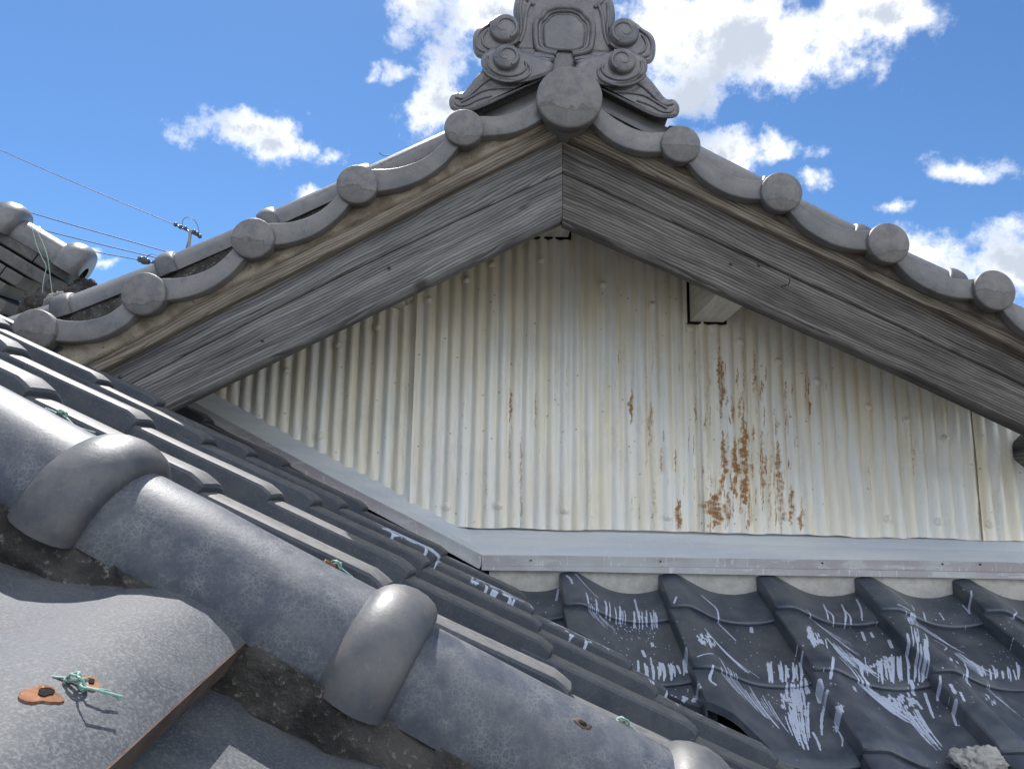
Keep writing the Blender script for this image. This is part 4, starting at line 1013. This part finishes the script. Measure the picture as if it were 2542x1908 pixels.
# overhanging tiles on the near side of that row: waves that run towards the viewer
KN = [(0., .030), (.010, .0345), (.03, .0385), (.052, .0385), (.075, .033), (.10, .0235), (.13, .0125), (.165, .004), (.20, .0), (.235, .001), (.265, .004), (.30, .008)]
TILT = math.radians(8.0); DQ = Vector((0, -math.cos(TILT), -math.sin(TILT)))
kedge = at(600, 1600, .535)
K0 = kedge-NN*.030
def kake(t_off, label=None):
    base = K0+AX*t_off; rows = []; rowsb = []
    for q in [-.10+.46*k/20 for k in range(21)]:
        rows.append([base-AX*v+NN*(h+vnoise(v*20, q*11, t_off)*.0008 - (0.010*(v/.3)))+DQ*q for v, h in KN])
        rowsb.append([base-AX*(v+.0005)+NN*(h-.020 - (0.010*(v/.3)))+DQ*q for v, h in KN])
    mb = MB().grid(rows); mb.grid(rowsb, flip=True); mb.grid([rows[0], rowsb[0]], flip=True); mb.grid([rows[-1], rowsb[-1]]); mb.grid([[r[-1] for r in rows], [r[-1] for r in rowsb]])
    o = adopt(mb.build('overhang_tile', M_kake, sharp=60), side_roof)
    e = MB(); a = [r[0]+AX*.0006 for r in rows]; b_ = [r[0]+AX*.0006 for r in rowsb]
    e.grid([[p-AX*.0012+NN*.0003 for p in a], a, b_], smooth=False)
    c = e.build('tile_edge', M_edge, o); adopt(c, o)
    return o
def ksurf(px, py, base_t=0):
    """point on the wave of one overhanging tile seen at a pixel"""
    d = FWD + RGT*((px-IW/2)/FPX) - UPV*((py-IH/2)/FPX); lo, hi = .15, .8
    def hgt(s):
        p = d*s-(K0+AX*base_t); q = p.y/DQ.y; v = -(p-DQ*q).dot(AX); h = interp(KN, min(max(v, 0), .30))-.010*(v/.3)
        return (p-DQ*q).dot(NN)-h
    for _ in range(60):
        m_ = (lo+hi)/2
        if hgt(m_) > 0: lo = m_
        else: hi = m_
    return d*lo
KT = [kake(k*TW) for k in (-2, -1, 0, 1, 2)]
kt0 = KT[2]
def chip(pts, name, m, lift, zc_=2.2):
    pp = chaikin(pts, 2); pp = [(x+vnoise(i*.9, zc_)*3.0, y+vnoise(i*.9, zc_+5)*2.2) for i, (x, y) in enumerate(pp)]
    P = [ksurf(*p)+NN*lift for p in pp]; cen = sum(P, Vector())/len(P)
    mb = MB(); n = len(P)
    mb.grid([P, [cen+(p-cen)*.55-NN*.0001 for p in P], [cen+(p-cen)*.05-NN*.0001 for p in P]], cv=True)
    mb.grid([P, [p-NN*.0012 for p in P]], cv=True)
    o = mb.build(name, m, kt0); adopt(o, kt0); return o
def z4b(x, y): return (x/2.458, 1400+y/2.458)
chip([z4b(*p) for p in ((105, 800), (170, 755), (250, 735), (320, 745), (345, 790), (405, 830), (330, 845), (230, 835), (170, 845), (130, 830))], 'chipped_glaze', M_clay, .0004)
chip([z4b(*p) for p in ((500, 690), (540, 680), (590, 700), (610, 745), (580, 775), (530, 765), (500, 725))], 'chipped_glaze', M_clay, .0004)
chip([z4b(*p) for p in ((225, 785), (265, 755), (315, 765), (335, 790), (280, 810), (240, 808))], 'nail_hole', M_hole, .0009)
chip([z4b(*p) for p in ((530, 712), (555, 700), (575, 715), (565, 735), (540, 735))], 'nail_hole', M_hole, .0009)

# ------------------------------------------------------------------ twisted wire ties
def wire_tie(p, nrm, tdir, size, label, tails, r=.0011, seed=1):
    rd = random.Random(seed); nrm = Vector(nrm).normalized(); tdir = Vector(tdir).normalized(); b_ = nrm.cross(tdir)
    mb = MB(); pts = []
    for i in range(64):
        t = i/63; a = t*6*math.pi+rd.uniform(-.4, .4); q = size*(.35+.4*math.sin(t*math.pi))
        pts.append(p+tdir*(math.cos(a)*q*.9+(t-.5)*size*.9)+b_*math.sin(a)*q*.55+nrm*(size*.42+math.sin(a*1.3)*size*.34))
    mb.tube(pts, r, 6)
    for tl in tails:
        mb.tube([p+nrm*size*.3]+[p+tdir*x*size+b_*y*size+nrm*z*size for x, y, z in tl], r, 6)
    return tag(mb.build('wire_tie', M_wire), label, 'wire', 'twisted wire ties on the tiles')
def on_tube(px, py, extra=0):
    d = FWD + RGT*((px-IW/2)/FPX) - UPV*((py-IH/2)/FPX)
    best = None
    for k in range(400):
        s = .35+.5*k/400; p = d*s-A0; q = p-AX*p.dot(AX); 
        if best is None or q.length < best[0]: best = (q.length, s)
        if q.length < RR*.985: return d*s, q.normalized()
    p = d*best[1]-A0; q = p-AX*p.dot(AX); return A0+AX*p.dot(AX)+q.normalized()*RR, q.normalized()
p = ksurf(*z4b(455, 745)); wire_tie(p, NN, AX, .0078, 'green copper wire knot between two chipped holes in the pale front tile', [[(1.0, -.4, .5), (1.8, .3, .6), (2.6, .9, .3)], [(.8, -1, .6), (1.5, -1.2, .9), (2.9, .1, .8)], [(-.8, .2, .1), (-1.5, -.1, -.1)]], .00068, 3)
for (px, py, lab, tl, sd) in ((160, 1020, 'green wire knot on the round tile above the uppermost collar', [[(-.8, .2, .2), (-2.6, .6, .0)], [(1, -.3, .2), (2.8, -.8, -.2), (5.2, -.6, .3)]], 5),
                              (840, 1392, 'green wire knot beside a rusty hole on the round tile between the collars', [[(-1, 0, 0), (-2, 0, -.3)], [(1, -.2, .2), (2.4, -.5, .0), (3.6, -.9, -.6), (3.7, -1.0, -1.5)]], 8),
                              (1556, 1770, 'green wire knot on the round tile close to the lowest collar', [[(1, -.1, .3), (3, -.6, -.1), (4.6, -.8, -.1)]], 11)):
    p, n = on_tube(px, py); wire_tie(p-n*.001, n, AX, .0065, lab, tl, .0007, sd)
for (px, py, rx, ry, m1) in ((823, 1400, .0062, .0036, M_clay), (1446, 1797, .0072, .0045, M_edge), (1548, 1786, .005, .003, M_clay)):
    p, n = on_tube(px, py); t_ = AX; b_ = n.cross(t_)
    mb = MB(); 
    for k_, (s_, hh) in enumerate(((1, .0006), (.75, .0010), (.05, .0008))): pass
    ring = [[p+n*h+(t_*math.cos(a)*rx+b_*math.sin(a)*ry)*s_*(1+.25*vnoise(math.cos(a)*2+px, math.sin(a)*2)) for a in [2*math.pi*k/16 for k in range(16)]] for s_, h in ((1, -.001), (.95, .0009), (.6, .0011), (.03, .0009))]
    o = adopt(MB().grid(ring, cv=True).build('rusty_hole', m1), ridge)
    ring = [[p+n*h+(t_*(math.cos(a)*rx-.15*rx)+b_*math.sin(a)*ry)*s_ for a in [2*math.pi*k/12 for k in range(12)]] for s_, h in ((.5, .0005), (.46, .0016), (.03, .0014))]
    c = MB().grid(ring, cv=True).build('nail_hole', M_hole, o); adopt(c, o)

# ================================================================== stacked ridge at the far left
YS = 2.50
stack = thing('stacked_ridge', 'stacked ridge of flat grey tile courses under fat collared round tiles, against the sky', 'roof ridge', tuple(at(60, 780, YS)))
e0, e1 = at(74, 606, YS-.06), at(212, 690, YS-.06); SX = (e1-e0).normalized(); SX = Vector((SX.x, .34, SX.z)).normalized(); SU = Vector((-SX.z, 0, SX.x)).normalized(); SY = SX.cross(SU).normalized(); SY = SY if SY.y > 0 else -SY
S0 = e1+Vector((0, .06, 0))-SX*.045
def sarc(c, r, n=20): return [c-SY*math.cos(a)*r+SU*math.sin(a)*r for a in [math.pi*(-.05+1.1*j/n) for j in range(n+1)]]
for k in range(4):
    t1 = -.012-k*.232; t0 = t1-.245
    rows = [sarc(S0+SX*(t0+(t1-t0)*f/8), .066*(.95+.06*f/8)) for f in range(9)]
    o = adopt(MB().grid(rows).build('round_tile', M_verge), stack)
    rows = [sarc(S0+SX*(t1+x), .066+b_*1.15) for x, b_ in ((-.075, .0), (-.070, .013), (-.055, .022), (-.030, .027), (-.004, .025), (.010, .016), (.014, -.002), (.013, -.03))]
    c = MB().grid(rows).build('collar', M_verge, o); adopt(c, o)
for k in range(10):
    h1 = -.004-.0475*k; th = .041; tend = (-.02, -.055, -.115, -.14, -.10, -.06, -.0, .05, .1, .15)[k]; yo = -.060-.012*k
    off = (.11, .23, .06, .17, .08, .2, .13, .05, .22, .1)[k]
    t = tend; first = True
    while t > -1.0:
        ln = off if first else .27; first = False
        a = S0+SX*(t-.002)+SU*h1+SY*(yo+random.uniform(-.002, .002)); b_ = S0+SX*(t-ln+.002)+SU*h1+SY*(yo+random.uniform(-.002, .002))
        mb = MB(); e = .004
        rows = [[p+SY*.30, p+SY*e, p+SY*e*.2-SU*e*.5, p-SU*e*1.6, p-SU*(th-e), p-SU*th+SY*e, p-SU*th+SY*.30] for p in (a, b_)]
        mb.grid(rows, smooth=False); mb.poly(rows[0]); mb.poly(rows[1][::-1])
        adopt(mb.build('flat_tile', M_noshi), stack); t -= ln
# rough mortar stuffed at the open end of the stack
def lump(name, c, r, m, seed, parent=None, sq=(1, 1, 1), amp=.45, fr_=1.0, sub=4):
    bm = bmesh.new(); bmesh.ops.create_icosphere(bm, subdivisions=sub, radius=1)
    for v in bm.verts:
        d = v.co.normalized(); k = 1+amp*(vnoise(d.x*2.2*fr_+seed, d.y*2.2*fr_, d.z*2.2*fr_)*.6+vnoise(d.x*6*fr_, d.y*6*fr_+seed, d.z*6*fr_)*.35+vnoise(d.x*14*fr_, d.y*14*fr_, d.z*14*fr_+seed)*.2)
        v.co = Vector((d.x*sq[0], d.y*sq[1], d.z*sq[2]))*k*r
    me = bpy.data.meshes.new(name); bm.to_mesh(me); bm.free(); me.materials.append(m)
    for p_ in me.polygons: p_.use_smooth = True
    o = link(name, me); o.location = c
    if parent: adopt(o, parent)
    return o
for (px, py, Y, r, s_) in ((212, 712, YS-.02, .030, 1), (190, 722, YS-.06, .030, 2), (165, 742, YS-.08, .040, 3), (143, 738, YS-.10, .030, 4), (200, 735, YS, .04, 8), (112, 752, YS-.10, .045, 9), (88, 764, YS-.12, .045, 10), (120, 775, YS-.10, .04, 11)): lump('end_mortar', at(px, py, Y), r, M_mortar, s_, stack)
lump('mortar_crumb', at(137, 768, 1.78), .030, rough_mat('pale_end_mortar', (.16, .16, .16), (.26, .26, .25), (.40, .40, .38), 90, 1, .006), 5, gable, (.9, .8, 1.3))
# long loop of thin wire hung over the stack
def E(x, y, Y=2.36): return at(x/3.773, 460+y/3.773, Y)
mb = MB().tube([E(*p) for p in chaikin([(268, 375), (330, 400), (385, 500), (440, 640), (460, 760), (475, 900), (495, 1050), (505, 1085)], 2, False)], .0013, 5)
mb.tube([E(*p) for p in chaikin([(300, 400), (340, 560), (400, 690), (440, 760), (415, 850), (398, 960), (395, 1080), (402, 1195)], 2, False)], .0013, 5)
tag(mb.build('hanging_wire', M_thin), 'long thin pale green wire loop hanging over the stacked flat tiles', 'wire')

# ================================================================== utility pole and its lines, beyond the roofs
YP = 26.0
def PZ(x, y, Y=YP): return at(x/3.861, 330+y/3.861, Y)
pole = thing('utility_pole', 'distant utility pole with a slanting crossarm, seen just above the left roof edge', 'utility pole', (PZ(1822, 1100).x, YP, -5.4))
tp = PZ(1826, 935); mb = MB().tube([Vector((tp.x, YP, -5.4)), Vector((tp.x, YP, tp.z))], .17, 12, taper=[.11, .055]); adopt(mb.build('pole', M_pole), pole)
mb = MB().tube([PZ(1690, 885), PZ(1925, 1000)], .035, 6); adopt(mb.build('crossarm', M_ins), pole)
for (x, y) in ((1683, 882), (1730, 905), (1775, 918), (1860, 950), (1885, 968), (1915, 995)):
    q = PZ(x, y); adopt(MB().lathe(q+Vector((0, 0, -.06)), (0, 0, 1), [(.025, 0), (.08, .03), (.05, .06), (.08, .09), (.03, .15), (.01, .16)], 10).build('insulator', M_ins), pole)
mb = MB().tube([PZ(*p) for p in chaikin([(1745, 890), (1750, 830), (1790, 805), (1840, 812), (1885, 860), (1905, 920), (1908, 980)], 2, False)], .012, 5); adopt(mb.build('jumper_wire', M_cable), pole)
for x0 in (1790, 1778): 
    mb = MB().tube([PZ(1815, 985), PZ(x0, 1130), PZ(x0-60, 1500)], .014, 5); adopt(mb.build('stay_wire', M_black), pole)
mb = MB().tube([PZ(1320, 1215), PZ(1500, 1250), PZ(1850, 1320)], .04, 6); adopt(mb.build('crossarm', M_ins), pole)
for (x, y, s_) in ((1340, 1215, .8), (1370, 1225, 1.0), (1400, 1232, .8), (1475, 1245, .6), (1540, 1205, .9), (1565, 1212, .8)):
    q = PZ(x, y); adopt(MB().lathe(q+Vector((0, 0, -.12*s_)), (.3, 0, 1), [(.05*s_, 0), (.17*s_, .05*s_), (.12*s_, .12*s_), (.17*s_, .18*s_), (.05*s_, .26*s_), (.01, .28*s_)], 10).build('insulator', M_ins), pole)
mb = MB().tube([PZ(*p) for p in chaikin([(1395, 1225), (1415, 1175), (1450, 1160), (1500, 1165), (1545, 1195)], 2, False)], .012, 5); adopt(mb.build('jumper_wire', M_cable), pole)
for (a, b_, r, lab) in (((0, 85), (1690, 885), .014, 'topmost thin power line, faint against the blue sky, to the pole top'), ((-40, 585), (1610, 1140), .019, 'thick power line next below the topmost one, running behind the stacked ridge'),
                        ((120, 775), (1540, 1205), .019, 'third power line from the top, ending at dark insulators'), ((420, 960), (1325, 1215), .017, 'lowest power line, ending left of the others at dark insulators')):
    p0, p1 = PZ(*a), PZ(*b_); d = p0-p1; p0 = p1+d*(3.0)+Vector((0, -9, 0))*0; pts = []
    for i in range(41):
        t = i/40; q = p0.lerp(p1, t); x = (t-.5); pts.append(q+Vector((0, 0, -.9*(.25-x*x)*0)))
    # slight sag of each span
    pts = [q+Vector((0, 0, -.35*math.sin(math.pi*i/40))) for i, q in enumerate(pts)]
    tag(MB().tube(pts, r, 6).build('power_line', M_cable), lab, 'power line', 'power lines to the distant pole')
q = PZ(345, 905); tag(MB().lathe(q, (1, 0, -.3), [(.03, -.2), (.08, -.1), (.05, 0), (.08, .1), (.03, .2)], 10).build('line_spacer', M_ins), 'small dark clamp seen over the stacked ridge, below the power lines', 'cable clamp')

# ------------------------------------------------------------------ small loose things
p = at_plane(2432, 1900, FM @ Vector((0, 0, .03)), FN)
tag(lump('mortar_lump', p, .040, M_lump, 4.4, None, (1.25, .9, .75), .55, 1.0, 5), 'crumbling white mortar lump lying on the dark tiles at the lower right', 'mortar lump')
tw = at(955, 386, V+.10)
tag(MB().tube([tw+Vector((-.014, 0, .006)), tw+Vector((-.002, 0, -.001)), tw+Vector((.012, 0, .001))], .0011, 5).build('twig', M_black), 'tiny dark twig lying on the left round tiles near the peak', 'twig')
